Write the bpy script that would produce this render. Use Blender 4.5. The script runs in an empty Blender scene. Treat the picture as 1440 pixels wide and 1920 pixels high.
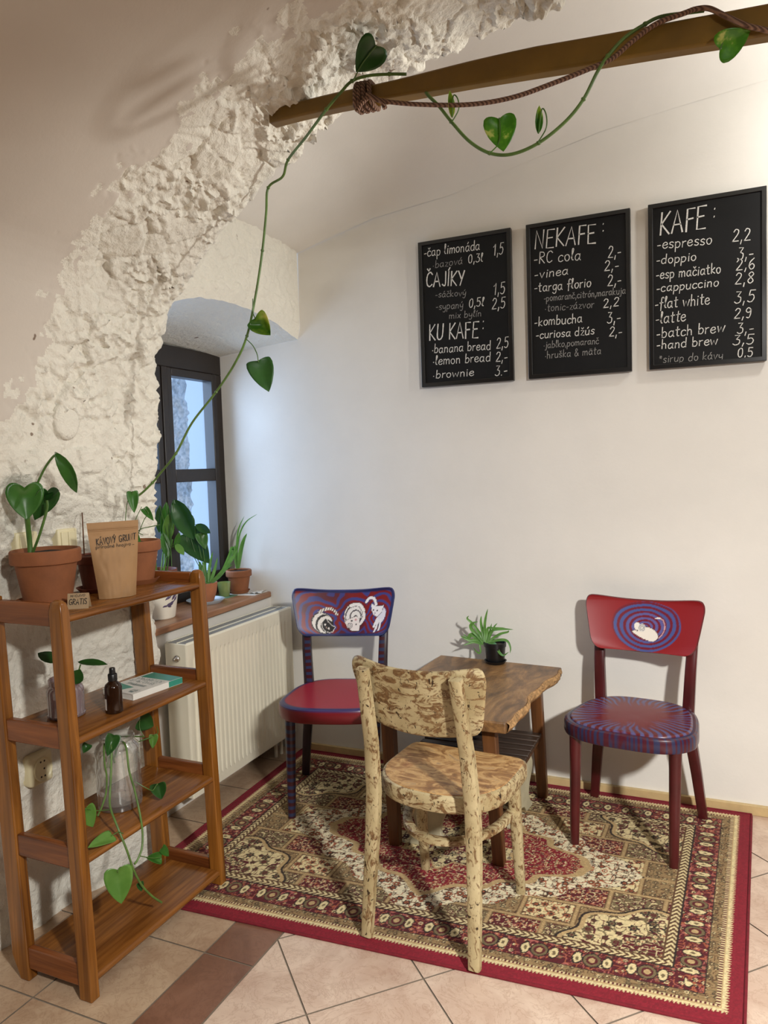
import bpy, math, random
import numpy as np
from mathutils import Vector, Matrix, noise
random.seed(7)
RNG = np.random.default_rng(7)
S = bpy.context.scene
COL = S.collection
PI = math.pi

# ------------------------------------------------------------------ camera
CAM = np.array([1.90, -3.22, 1.45])
YAW, PITCH, ROLL, FPX = math.radians(23.97), math.radians(-3.55), math.radians(-1.85), 1375.0
cF = np.array([-math.sin(YAW)*math.cos(PITCH), math.cos(YAW)*math.cos(PITCH), math.sin(PITCH)])
r0 = np.array([math.cos(YAW), math.sin(YAW), 0.0])
u0 = np.cross(r0, cF)
cR = math.cos(ROLL)*r0 + math.sin(ROLL)*u0
cU = -math.sin(ROLL)*r0 + math.cos(ROLL)*u0
cam = bpy.data.cameras.new('camera')
cam.sensor_fit = 'VERTICAL'
cam.sensor_height = 36.0
cam.lens = FPX/1920.0*36.0
cam.clip_start = 0.05
camo = bpy.data.objects.new('camera', cam)
COL.objects.link(camo)
camo.matrix_world = Matrix(((cR[0], cU[0], -cF[0], CAM[0]), (cR[1], cU[1], -cF[1], CAM[1]),
                            (cR[2], cU[2], -cF[2], CAM[2]), (0, 0, 0, 1)))
S.camera = camo

def at(x, y, ax, v):
    """the place in the room seen at a photo pixel, on the plane axis ax = v"""
    d = cF + cR*((x-720)/FPX) - cU*((y-960)/FPX)
    return CAM + d*((v-CAM[ax])/d[ax])

# ------------------------------------------------------------------ world, lamps, exposure
W = bpy.data.worlds.new('sky')
S.world = W
W.use_nodes = True
bg = W.node_tree.nodes['Background']
bg.inputs[0].default_value = (0.40, 0.62, 1.0, 1)
bg.inputs[1].default_value = 1.15
S.view_settings.view_transform = 'Standard'
S.view_settings.look = 'None'
S.view_settings.exposure = 0.07
S.view_settings.gamma = 1.0
S.view_settings.use_curve_mapping = False

def area(name, loc, target, size, power, color, size_y=None):
    l = bpy.data.lights.new(name, 'AREA')
    l.energy = power
    l.color = color
    l.size = size
    if size_y:
        l.shape = 'RECTANGLE'
        l.size_y = size_y
    o = bpy.data.objects.new(name, l)
    COL.objects.link(o)
    o.location = loc
    o.rotation_euler = (Vector(target)-Vector(loc)).to_track_quat('-Z', 'Y').to_euler()
    return o

def bulb(name, loc, power, color, radius):
    l = bpy.data.lights.new(name, 'POINT')
    l.energy = power
    l.color = color
    l.shadow_soft_size = radius
    o = bpy.data.objects.new(name, l)
    COL.objects.link(o)
    o.location = loc

WARM = (1.0, 0.98, 0.935)
bulb('wall_lamp', (2.46, -0.44, 2.60), 17, WARM, 0.05)
key = area('ceiling_lamp', (3.30, -3.40, 2.30), (2.1, -1.5, -0.1), 0.16, 60, WARM)
key.data.spread = math.radians(104)
rear = area('rear_fill_light', (1.9, -4.2, 2.60), (1.7, -2.6, 0.0), 0.8, 5, (1.0, 0.98, 0.95))  # added soft fill from behind the camera, no known fixture
rear.data.spread = math.radians(110)
sl = bpy.data.lights.new('arch_fill_spot', 'SPOT')  # added spot that brightens the rough arch band; no known fitting
sl.energy = 95
sl.color = WARM
sl.spot_size = math.radians(58)
sl.spot_blend = 0.75
sl.shadow_soft_size = 0.03
so_ = bpy.data.objects.new('arch_fill_spot', sl)
COL.objects.link(so_)
so_.location = (2.65, -0.80, 2.12)
so_.rotation_euler = (Vector((0.4, -0.92, 2.12))-Vector((2.65, -0.80, 2.12))).to_track_quat('-Z', 'Y').to_euler()
area('window_daylight', (-1.0, -0.5, 1.55), (1.0, -0.35, 1.1), 0.9, 33, (0.48, 0.68, 1.0), 1.3)

# ------------------------------------------------------------------ materials
class NT:
    def __init__(self, name):
        self.m = bpy.data.materials.new(name)
        self.m.use_nodes = True
        self.t = self.m.node_tree
        self.b = self.t.nodes['Principled BSDF']
        self.tc = None
    def n(self, kind, **kw):
        nd = self.t.nodes.new(kind)
        for k, v in kw.items():
            setattr(nd, k, v)
        return nd
    def link(self, a, b):
        self.t.links.new(a, b)
    def coord(self, scale=(1, 1, 1), kind='Object'):
        if not self.tc:
            self.tc = self.n('ShaderNodeTexCoord')
        mp = self.n('ShaderNodeMapping')
        mp.inputs['Scale'].default_value = scale
        self.link(self.tc.outputs[kind], mp.inputs['Vector'])
        return mp.outputs['Vector']
    def noise(self, scale, detail=4, rough=0.55, vec=None, dist=0.0):
        nd = self.n('ShaderNodeTexNoise')
        nd.inputs['Scale'].default_value = scale
        nd.inputs['Detail'].default_value = detail
        nd.inputs['Roughness'].default_value = rough
        nd.inputs['Distortion'].default_value = dist
        self.link(vec if vec is not None else self.coord(), nd.inputs['Vector'])
        return nd.outputs['Fac']
    def ramp(self, fac, stops, interp='LINEAR'):
        nd = self.n('ShaderNodeValToRGB')
        cr = nd.color_ramp
        cr.interpolation = interp
        while len(cr.elements) > 1:
            cr.elements.remove(cr.elements[-1])
        for i, (p, c) in enumerate(stops):
            e = cr.elements[0] if i == 0 else cr.elements.new(p)
            e.position = p
            e.color = c if len(c) == 4 else (*c, 1)
        self.link(fac, nd.inputs['Fac'])
        return nd.outputs['Color']
    def mix(self, fac, a, b, blend='MIX'):
        nd = self.n('ShaderNodeMix', data_type='RGBA', blend_type=blend)
        if isinstance(fac, (int, float)):
            nd.inputs[0].default_value = fac
        else:
            self.link(fac, nd.inputs[0])
        for i, v in ((6, a), (7, b)):
            if isinstance(v, tuple):
                nd.inputs[i].default_value = v if len(v) == 4 else (*v, 1)
            else:
                self.link(v, nd.inputs[i])
        return nd.outputs[2]
    def base(self, c, rough=0.5, spec=None, metal=0.0):
        if isinstance(c, tuple):
            self.b.inputs['Base Color'].default_value = (*c[:3], 1)
        else:
            self.link(c, self.b.inputs['Base Color'])
        if isinstance(rough, (int, float)):
            self.b.inputs['Roughness'].default_value = rough
        else:
            self.link(rough, self.b.inputs['Roughness'])
        self.b.inputs['Metallic'].default_value = metal
        if spec is not None:
            self.b.inputs['Specular IOR Level'].default_value = spec
        return self
    def bump(self, h, strength=0.3, dist=0.01):
        nd = self.n('ShaderNodeBump')
        nd.inputs['Strength'].default_value = strength
        nd.inputs['Distance'].default_value = dist
        self.link(h, nd.inputs['Height'])
        self.link(nd.outputs['Normal'], self.b.inputs['Normal'])
        return self

def srgb(r, g, b):
    f = lambda c: ((c/255+0.055)/1.055)**2.4 if c/255 > 0.04045 else c/255/12.92
    return (f(r), f(g), f(b))

def plain(name, rgb, rough=0.5, var=0.12, scale=20, bump=0.0, metal=0.0, spec=None):
    k = NT(name)
    c = srgb(*rgb)
    f = k.noise(scale)
    lo = tuple(max(0, v*(1-var)) for v in c)
    hi = tuple(min(1, v*(1+var)) for v in c)
    k.base(k.ramp(f, [(0.3, lo), (0.7, hi)]), rough, spec, metal)
    if bump:
        k.bump(k.noise(scale*6, 5), bump, 0.004)
    return k.m

def attr_mat(name, rough=0.5, bump_scale=0, bump=0.2, bdist=0.003, var=0.0):
    k = NT(name)
    a = k.n('ShaderNodeAttribute', attribute_name='paint')
    c = a.outputs['Color']
    if var:
        c = k.mix(var, c, k.ramp(k.noise(35, 5), [(0.35, (0.5, 0.5, 0.5)), (0.65, (1, 1, 1))]), 'MULTIPLY')
    k.base(c, rough)
    if bump_scale:
        k.bump(k.noise(bump_scale, 4), bump, bdist)
    return k.m

def wood(name, dark, light, axis=1, rough=0.3, scale=1.0, bump=0.15):
    k = NT(name)
    sc = [26*scale, 26*scale, 26*scale]
    sc[axis] = 1.6*scale
    v = k.coord(tuple(sc))
    f = k.noise(1.0, 6, 0.6, v, 1.2)
    sc2 = [90*scale]*3
    sc2[axis] = 3*scale
    g = k.noise(1.0, 3, 0.6, k.coord(tuple(sc2)))
    mid = tuple((a+b)/2 for a, b in zip(srgb(*dark), srgb(*light)))
    c = k.ramp(f, [(0.28, srgb(*dark)), (0.5, mid), (0.72, srgb(*light))])
    c = k.mix(0.35, c, k.ramp(g, [(0.35, (0.45, 0.4, 0.35)), (0.6, (1, 1, 1))]), 'MULTIPLY')
    k.base(c, rough)
    k.bump(g, bump, 0.002)
    return k.m

def plaster(name, rgb, bump=0.25, scale=14, rough=0.85, fine=90, specks=0.0):
    k = NT(name)
    c = srgb(*rgb)
    f = k.noise(1.7, 5, 0.6)
    col = k.ramp(f, [(0.3, tuple(v*0.93 for v in c)), (0.7, tuple(min(1, v*1.03) for v in c))])
    if specks:
        sp = k.ramp(k.noise(17, 2, 0.5), [(specks, (1, 1, 1)), (specks+0.02, (0.35, 0.28, 0.24))])
        col = k.mix(1.0, col, sp, 'MULTIPLY')
    k.base(col, rough, 0.25)
    a = k.noise(scale, 6, 0.6)
    b = k.noise(fine, 4, 0.6)
    ad = k.n('ShaderNodeMath', operation='MULTIPLY_ADD')
    k.link(b, ad.inputs[0])
    ad.inputs[1].default_value = 0.25
    k.link(a, ad.inputs[2])
    k.bump(ad.outputs[0], bump, 0.012)
    return k.m

M = {}
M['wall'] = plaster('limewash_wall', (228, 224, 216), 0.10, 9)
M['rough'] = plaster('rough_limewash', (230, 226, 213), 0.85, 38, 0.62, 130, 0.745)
M['vault'] = plaster('shaded_vault_limewash', (206, 198, 187), 0.12, 8, 0.85, 90, 0.755)  # limewash darkened, so the vault's dim light is partly in its colour
M['shelfwood'] = wood('stained_pine', (84, 46, 16), (156, 100, 44), 1, 0.24)
M['postwood'] = wood('stained_pine_upright', (90, 50, 14), (162, 104, 40), 2, 0.26)
M['railwood'] = wood('stained_pine_rail', (84, 42, 18), (146, 84, 40), 0, 0.26)
M['sillwood'] = wood('sill_oak', (132, 88, 58), (176, 128, 92), 1, 0.32)
k = NT('slab_wood')
f = k.noise(1.0, 6, 0.62, k.coord((9, 3.2, 9)), 1.8)
g = k.noise(1.0, 5, 0.6, k.coord((46, 9, 46)), 0.6)
c = k.ramp(f, [(0.28, srgb(84, 62, 42)), (0.45, srgb(122, 90, 58)), (0.58, srgb(150, 112, 70)), (0.74, srgb(172, 138, 94))])
c = k.mix(0.55, c, k.ramp(g, [(0.35, (0.5, 0.46, 0.42)), (0.62, (1, 1, 1))]), 'MULTIPLY')
k.base(c, 0.4)
k.bump(g, 0.2, 0.002)
M['tabletop'] = k.m
M['tableleg'] = wood('table_leg_wood', (74, 44, 22), (120, 76, 40), 2, 0.4)
M['slat'] = wood('dark_slat_wood', (38, 28, 24), (78, 60, 48), 0, 0.4)
M['bark'] = plain('live_edge_bark', (176, 138, 92), 0.8, 0.5, 60, 0.8)
M['window_dark'] = plain('dark_brown_window_paint', (34, 26, 21), 0.4, 0.2, 12)
M['outer_white'] = plain('outer_sash_paint', (150, 165, 195), 0.5, 0.08, 12)
M['stone_out'] = plain('frosty_stone', (214, 234, 242), 0.4, 0.5, 40, 1.0)
M['enamel'] = plain('radiator_enamel', (232, 226, 205), 0.32, 0.03, 5)
M['grille'] = plain('radiator_grille', (150, 150, 148), 0.4, 0.08, 30)
M['chrome'] = plain('chrome', (190, 186, 178), 0.22, 0.1, 30, 0, 1.0)
M['skirt'] = plain('skirting_tile', (196, 170, 122), 0.4, 0.1, 18)
M['black'] = plain('black_lacquer', (22, 21, 21), 0.3, 0.15, 12)
M['board'] = plain('chalkboard', (14, 14, 15), 0.6, 0.25, 6, 0, 0, 0.25)
M['chalk'] = plain('white_chalk', (214, 212, 206), 0.9, 0.25, 240)
M['chalkdim'] = plain('faint_chalk', (150, 148, 144), 0.9, 0.3, 240)
M['terracotta'] = plain('terracotta', (136, 82, 48), 0.75, 0.14, 16, 0.15)
M['terracotta2'] = plain('pale_terracotta', (166, 104, 68), 0.75, 0.14, 16, 0.15)
M['terra_dark'] = plain('dark_terracotta', (112, 58, 40), 0.6, 0.14, 16, 0.15)
M['soil'] = plain('potting_soil', (44, 30, 22), 0.95, 0.5, 60, 0.9)
def leafy(name, stops, scale=14, rough=0.33, thin=0.35):
    """a leaf: glossy skin, light glowing through the blade"""
    k = NT(name)
    c = k.ramp(k.noise(scale, 3, 0.6), [(p, srgb(*q)) for p, q in stops])
    k.base(c, rough)
    tl = k.n('ShaderNodeBsdfTranslucent')
    k.link(k.mix(1.0, c, (1.0, 1.15, 0.6), 'MULTIPLY'), tl.inputs['Color'])
    mx = k.n('ShaderNodeMixShader')
    mx.inputs[0].default_value = thin
    k.link(k.b.outputs[0], mx.inputs[1])
    k.link(tl.outputs[0], mx.inputs[2])
    k.link(mx.outputs[0], k.t.nodes['Material Output'].inputs['Surface'])
    return k.m
M['leaf'] = leafy('leaf_green', [(0.3, (56, 108, 40)), (0.7, (78, 134, 52))])
M['leaf_dark'] = leafy('dark_leaf_green', [(0.3, (40, 84, 36)), (0.7, (58, 106, 46))])
M['leaf_light'] = leafy('light_leaf_green', [(0.3, (92, 142, 56)), (0.7, (120, 164, 76))])
M['leaf_var'] = leafy('variegated_leaf', [(0.45, (74, 138, 28)), (0.6, (100, 162, 38)), (0.68, (204, 210, 116))], 26)
M['leaf_pale'] = leafy('half_pale_leaf', [(0.42, (64, 120, 28)), (0.55, (152, 178, 62)), (0.66, (222, 214, 140))], 10)
M['blade'] = leafy('blade_green', [(0.3, (84, 132, 62)), (0.7, (116, 164, 88))], 18, 0.4, 0.25)
M['stem'] = plain('stem_green', (74, 108, 46), 0.45, 0.25, 24)
M['vine'] = plain('vine_green', (84, 114, 50), 0.5, 0.3, 24)
M['beam'] = plain('ochre_beam_paint', (118, 88, 22), 0.5, 0.22, 7)
M['kraft'] = plain('kraft_paper', (158, 122, 82), 0.7, 0.08, 12, 0.12)
M['card'] = plain('kraft_card', (164, 140, 108), 0.8, 0.08, 16)
M['ink'] = plain('black_ink', (28, 22, 18), 0.7, 0.2, 30)
M['paper'] = plain('paper_white', (226, 224, 216), 0.8, 0.04, 10)
M['teal'] = plain('teal_print', (52, 142, 122), 0.4, 0.08, 10)
M['greyink'] = plain('grey_print', (120, 134, 132), 0.6, 0.1, 10)
M['plastic_black'] = plain('black_plastic', (20, 20, 21), 0.35, 0.2, 10)
M['switch'] = plain('cream_switch', (222, 212, 174), 0.35, 0.04, 10)
M['ceramic'] = plain('white_ceramic', (226, 220, 204), 0.3, 0.05, 10)
M['lavender'] = plain('lavender_print', (74, 58, 92), 0.5, 0.3, 40)
M['bluewhite'] = plain('pale_blue_ceramic', (190, 204, 214), 0.3, 0.05, 10)
M['pale_paint'] = plain('pale_cream_paint', (186, 178, 150), 0.55, 0.15, 14)
M['wax'] = plain('pale_green_wax', (196, 208, 160), 0.5, 0.05, 10)
M['greenpaper'] = plain('green_print', (96, 132, 104), 0.6, 0.3, 60)

k = NT('jute_rope')
wv = k.n('ShaderNodeTexWave', wave_type='BANDS', bands_direction='DIAGONAL')
wv.inputs['Scale'].default_value = 60
wv.inputs['Distortion'].default_value = 1.5
k.link(k.coord(), wv.inputs['Vector'])
k.base(k.ramp(wv.outputs['Fac'], [(0.1, srgb(92, 66, 54)), (0.8, srgb(150, 116, 94))]), 0.9)
k.bump(wv.outputs['Fac'], 0.8, 0.004)
M['rope'] = k.m

def glass(name, tint, rough=0.03, edge=0.5, milk=0.0, body=(0.5, 0.5, 0.5)):
    """thin glass wall: mostly see-through, mirror-like at grazing angles, milky where tinted"""
    k = NT(name)
    tr = k.n('ShaderNodeBsdfTransparent')
    tr.inputs['Color'].default_value = (*tint, 1)
    df = k.n('ShaderNodeBsdfDiffuse')
    df.inputs['Color'].default_value = (*body, 1)
    m0 = k.n('ShaderNodeMixShader')
    m0.inputs[0].default_value = milk
    k.link(tr.outputs[0], m0.inputs[1])
    k.link(df.outputs[0], m0.inputs[2])
    gl = k.n('ShaderNodeBsdfGlossy')
    gl.inputs['Roughness'].default_value = rough
    lw = k.n('ShaderNodeLayerWeight')
    lw.inputs['Blend'].default_value = 0.35
    mp = k.n('ShaderNodeMath', operation='MULTIPLY_ADD')
    k.link(lw.outputs['Facing'], mp.inputs[0])
    mp.inputs[1].default_value = edge
    mp.inputs[2].default_value = 0.05
    mx = k.n('ShaderNodeMixShader')
    k.link(mp.outputs[0], mx.inputs[0])
    k.link(m0.outputs[0], mx.inputs[1])
    k.link(gl.outputs[0], mx.inputs[2])
    k.link(mx.outputs[0], k.t.nodes['Material Output'].inputs['Surface'])
    return k.m
M['glass_clear'] = glass('clear_glass', (0.95, 0.96, 0.95), 0.04, 0.75, 0.09, (0.8, 0.8, 0.78))
M['glass_mauve'] = glass('mauve_glass', srgb(220, 206, 208), 0.08, 0.45, 0.45, srgb(176, 156, 160))
M['glass_green'] = glass('green_glass', srgb(200, 214, 160), 0.10, 0.35, 0.6, srgb(158, 176, 112))
M['far_wall'] = plain('far_room_dark_tone', (120, 104, 88), 0.7, 0.1, 4)  # unseen walls, toned dark to cut bounce light onto the vault
M['amber'] = plain('amber_glass', (40, 22, 12), 0.08, 0.2, 10)
k = NT('window_pane')
tr = k.n('ShaderNodeBsdfTransparent')
gl = k.n('ShaderNodeBsdfGlossy')
gl.inputs['Roughness'].default_value = 0.02
mx = k.n('ShaderNodeMixShader')
mx.inputs[0].default_value = 0.06
k.link(tr.outputs[0], mx.inputs[1])
k.link(gl.outputs[0], mx.inputs[2])
k.link(mx.outputs[0], k.t.nodes['Material Output'].inputs['Surface'])
M['pane'] = k.m

# distressed cream paint over brown wood
def distressed(name, axis=2, cover=0.5, fine=30):
    k = NT(name)
    sc = [fine, fine, fine]
    sc[axis] = fine*0.55
    f = k.noise(1.0, 8, 0.72, k.coord(tuple(sc)), 1.2)
    g = k.noise(90, 4, 0.6)
    brown = k.ramp(g, [(0.3, srgb(92, 64, 38)), (0.7, srgb(134, 102, 64))])
    cream = k.ramp(k.noise(9, 4), [(0.3, srgb(160, 142, 102)), (0.7, srgb(196, 180, 140))])
    m = k.ramp(f, [(cover-0.03, (0, 0, 0)), (cover+0.03, (1, 1, 1))])
    c = k.mix(m, cream, brown)
    chips = k.ramp(k.noise(1.0, 3, 0.5, k.coord((80, 80, 46)), 0.9), [(0.64, (1, 1, 1)), (0.67, (0.12, 0.09, 0.07))])
    c = k.mix(1.0, c, chips, 'MULTIPLY')
    k.base(c, 0.5)
    k.bump(f, 0.4, 0.003)
    return k.m
M['distress'] = distressed('distressed_cream_paint', 2, 0.56, 44)
M['distress_back'] = distressed('distressed_cream_backrest', 0, 0.52, 34)
k = NT('worn_seat_wood')
f = k.noise(1.0, 5, 0.65, k.coord((9, 20, 9)), 2.0)
c = k.ramp(f, [(0.3, srgb(112, 76, 44)), (0.45, srgb(150, 110, 66)), (0.58, srgb(196, 158, 104)), (0.72, srgb(136, 112, 88))])
red = k.ramp(k.noise(5, 3), [(0.58, (0, 0, 0)), (0.75, (0.5, 0.5, 0.5))])
k.base(k.mix(red, c, srgb(160, 92, 58)), 0.42)
k.bump(f, 0.3, 0.002)
M['seatwood'] = k.m
M['maroon'] = plain('maroon_paint', (74, 22, 24), 0.28, 0.25, 10)
M['redpaint'] = plain('red_paint', (150, 34, 44), 0.32, 0.1, 6)
M['navy'] = plain('dark_navy_maroon', (40, 24, 34), 0.35, 0.3, 14)
k = NT('striped_leg_paint')
wv = k.n('ShaderNodeTexWave', wave_type='BANDS', bands_direction='Z')
wv.inputs['Scale'].default_value = 11
wv.inputs['Distortion'].default_value = 2.2
wv.inputs['Detail'].default_value = 2
k.link(k.coord(), wv.inputs['Vector'])
k.base(k.ramp(wv.outputs['Fac'], [(0.45, srgb(66, 22, 30)), (0.62, srgb(44, 52, 84))]), 0.32)
M['striped'] = k.m

# floor tiles
def tile(name, a, b, vein):
    k = NT(name)
    f = k.noise(5, 7, 0.65, None, 0.8)
    c = k.ramp(f, [(0.3, srgb(*a)), (0.7, srgb(*b))])
    v = k.ramp(k.noise(9, 6, 0.7, None, 2.5), [(0.47, (0, 0, 0)), (0.5, (0.35, 0.35, 0.35)), (0.53, (0, 0, 0))])
    k.base(k.mix(v, c, srgb(*vein)), 0.38)
    k.bump(f, 0.15, 0.003)
    return k.m
M['tile'] = tile('pale_stone_tile', (186, 156, 136), (220, 198, 178), (150, 112, 88))
M['tile2'] = tile('border_stone_tile', (160, 130, 104), (196, 172, 144), (130, 96, 70))
M['tiledark'] = tile('brown_stone_tile', (112, 76, 58), (140, 102, 82), (96, 64, 48))
M['grout'] = plain('grout', (134, 120, 104), 0.9, 0.1, 30)
M['rug'] = attr_mat('woven_rug', 0.95, 420, 0.5, 0.004)
M['rugedge'] = plain('red_rug_edge', (112, 18, 32), 0.95, 0.2, 60, 0.4)
M['paint_gloss'] = attr_mat('painted_gloss', 0.28)
M['paint_soft'] = attr_mat('painted_satin', 0.4)

# ------------------------------------------------------------------ mesh helpers
class MB:
    def __init__(self):
        self.v, self.f = [], []
    def add(self, vs, fs):
        o = len(self.v)
        self.v += [tuple(map(float, p)) for p in vs]
        self.f += [tuple(i+o for i in q) for q in fs]
        return self
    def box(self, lo, hi):
        (a, b, c), (d, e, f) = lo, hi
        return self.hexa([(a, b, c), (d, b, c), (d, e, c), (a, e, c), (a, b, f), (d, b, f), (d, e, f), (a, e, f)])
    def hexa(self, p):
        return self.add(p, [(3, 2, 1, 0), (4, 5, 6, 7), (0, 1, 5, 4), (1, 2, 6, 5), (2, 3, 7, 6), (3, 0, 4, 7)])
    def bar(self, a, b, wa, wb, da=None, db=None, side=(1, 0, 0)):
        """a tapering rectangular bar from a to b; w along side, d across"""
        a, b = np.array(a, float), np.array(b, float)
        t = (b-a)/np.linalg.norm(b-a)
        s = np.array(side, float)
        s -= t*(s@t)
        s /= np.linalg.norm(s)
        n = np.cross(t, s)
        da = wa if da is None else da
        db = wb if db is None else db
        q = []
        for p, w, d in ((a, wa, da), (b, wb, db)):
            for i, j in ((-1, -1), (1, -1), (1, 1), (-1, 1)):
                q.append(p+s*w/2*i+n*d/2*j)
        return self.hexa(q)
    def sweep(self, pts, sec, side=(1, 0, 0), widths=None):
        """rectangular section (w, d) swept along a polyline, rounded by bevel later"""
        pts = [np.array(p, float) for p in pts]
        rings = []
        for i, p in enumerate(pts):
            t = pts[min(i+1, len(pts)-1)]-pts[max(i-1, 0)]
            t /= np.linalg.norm(t)
            s = np.array(side(i) if callable(side) else side, float)
            s -= t*(s@t)
            s /= np.linalg.norm(s)
            n = np.cross(t, s)
            w, d = widths[i] if widths else sec
            c = 0.28
            loop = [(-1, -1+c), (-1+c, -1), (1-c, -1), (1, -1+c), (1, 1-c), (1-c, 1), (-1+c, 1), (-1, 1-c)]
            rings.append([p+s*w/2*a+n*d/2*b for a, b in loop])
        return self.loft(rings, True, True)
    def loft(self, rings, closed=True, caps=False):
        n = len(rings[0])
        vs = [q for r in rings for q in r]
        fs = []
        for i in range(len(rings)-1):
            for j in range(n if closed else n-1):
                k2 = (j+1) % n
                fs.append((i*n+j, i*n+k2, (i+1)*n+k2, (i+1)*n+j))
        if caps:
            fs.append(tuple(range(n-1, -1, -1)))
            fs.append(tuple((len(rings)-1)*n+j for j in range(n)))
        return self.add(vs, fs)
    def tube(self, pts, r, n=7, caps=True):
        pts = [np.array(p, float) for p in pts]
        rs = r if isinstance(r, (list, tuple)) else [r]*len(pts)
        t0 = pts[1]-pts[0]
        s = np.cross(t0, (0.3, 0.2, 0.93))
        if np.linalg.norm(s) < 1e-6:
            s = np.array((1.0, 0, 0))
        rings = []
        for i, p in enumerate(pts):
            t = pts[min(i+1, len(pts)-1)]-pts[max(i-1, 0)]
            t = t/(np.linalg.norm(t)+1e-9)
            s = s-t*(s@t)
            s /= np.linalg.norm(s)+1e-9
            w = np.cross(t, s)
            rings.append([p+rs[i]*(math.cos(a)*s+math.sin(a)*w) for a in np.linspace(0, 2*PI, n, endpoint=False)])
        return self.loft(rings, True, caps)
    def lathe(self, prof, c=(0, 0, 0), n=40, sq=0.0):
        rings = []
        for r, z in prof:
            ring = []
            for a in np.linspace(0, 2*PI, n, endpoint=False):
                ring.append((c[0]+r*math.cos(a), c[1]+r*math.sin(a), c[2]+z))
            rings.append(ring)
        return self.loft(rings, True, True)
    def disc(self, r, c, n=32):
        vs = [(c[0]+r*math.cos(a), c[1]+r*math.sin(a), c[2]) for a in np.linspace(0, 2*PI, n, endpoint=False)]
        return self.add(vs, [tuple(range(n))])
    def prism(self, outline, z0, z1, xf=lambda x, y, z: (x, y, z)):
        n = len(outline)
        vs = [xf(x, y, z0) for x, y in outline]+[xf(x, y, z1) for x, y in outline]
        fs = [tuple(range(n-1, -1, -1)), tuple(range(n, 2*n))]
        fs += [(i, (i+1) % n, n+(i+1) % n, n+i) for i in range(n)]
        return self.add(vs, fs)
    def grid(self, P):
        nr, nc = P.shape[:2]
        idx = np.arange(nr*nc).reshape(nr, nc)
        fs = np.stack([idx[:-1, :-1], idx[:-1, 1:], idx[1:, 1:], idx[1:, :-1]], -1).reshape(-1, 4)
        return self.add(P.reshape(-1, 3), [tuple(q) for q in fs.tolist()])

def smooth_path(pts, n=8):
    """Catmull-Rom through points"""
    P = [np.array(p, float) for p in pts]
    if len(P) < 3:
        return P
    P = [2*P[0]-P[1]]+P+[2*P[-1]-P[-2]]
    out = []
    for i in range(1, len(P)-2):
        for t in np.linspace(0, 1, n, endpoint=False):
            a, b, c, d = P[i-1], P[i], P[i+1], P[i+2]
            out.append(0.5*((2*b)+(c-a)*t+(2*a-5*b+4*c-d)*t*t+(3*b-a-3*c+d)*t**3))
    out.append(P[-2])
    return out

ORG = {}
def obj(name, mb, mat, parent=None, world=True, smooth=True, bevel=0.0, angle=40, kind=None, label=None, seg=2):
    me = bpy.data.meshes.new(name)
    v = np.array(mb.v, float)
    if parent is not None and world:
        v = v-ORG[parent.name]
    me.from_pydata(v.tolist(), [], mb.f)
    me.update()
    me.validate()
    mats = mat if isinstance(mat, (list, tuple)) else [mat]
    for m in mats:
        me.materials.append(m)
    o = bpy.data.objects.new(name, me)
    COL.objects.link(o)
    ORG[o.name] = ORG[parent.name] if parent is not None else np.zeros(3)
    if parent is not None:
        o.parent = parent
    if bevel:
        b = o.modifiers.new('bevel', 'BEVEL')
        b.width = bevel
        b.segments = seg
        b.limit_method = 'ANGLE'
        b.angle_limit = math.radians(35)
    if smooth:
        me.polygons.foreach_set('use_smooth', [True]*len(me.polygons))
        me.set_sharp_from_angle(angle=math.radians(angle))
    if kind:
        o['kind'] = kind
    if label:
        o['label'] = label
    return o

def thing(name, label, cat, loc=(0, 0, 0), rz=0.0, group=None):
    o = bpy.data.objects.new(name, None)
    o.empty_display_size = 0.05
    COL.objects.link(o)
    o.location = loc
    o.rotation_euler = (0, 0, rz)
    ORG[o.name] = np.array(loc, float)
    o['label'] = label
    o['category'] = cat
    if group:
        o['group'] = group
    return o

def tag(o, label, cat, group=None):
    o['label'] = label
    o['category'] = cat
    if group:
        o['group'] = group
    return o

def struct(name, mb, mat, **kw):
    return obj(name, mb, mat, kind='structure', **kw)

def paint(o, cols):
    """per-vertex pattern colours (linear rgb, n x 3)"""
    a = o.data.color_attributes.new('paint', 'FLOAT_COLOR', 'POINT')
    c = np.ones((len(o.data.vertices), 4), np.float32)
    c[:, :3] = cols
    a.data.foreach_set('color', c.ravel())

def lin(rgb):
    return np.array(srgb(*rgb))

# ================================================================== THE ROOM
EDGE = -1.08            # the broken edge where the old vault stops before the window bay
XR, YF = 4.6, -5.6      # far right wall, wall behind the camera

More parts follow.
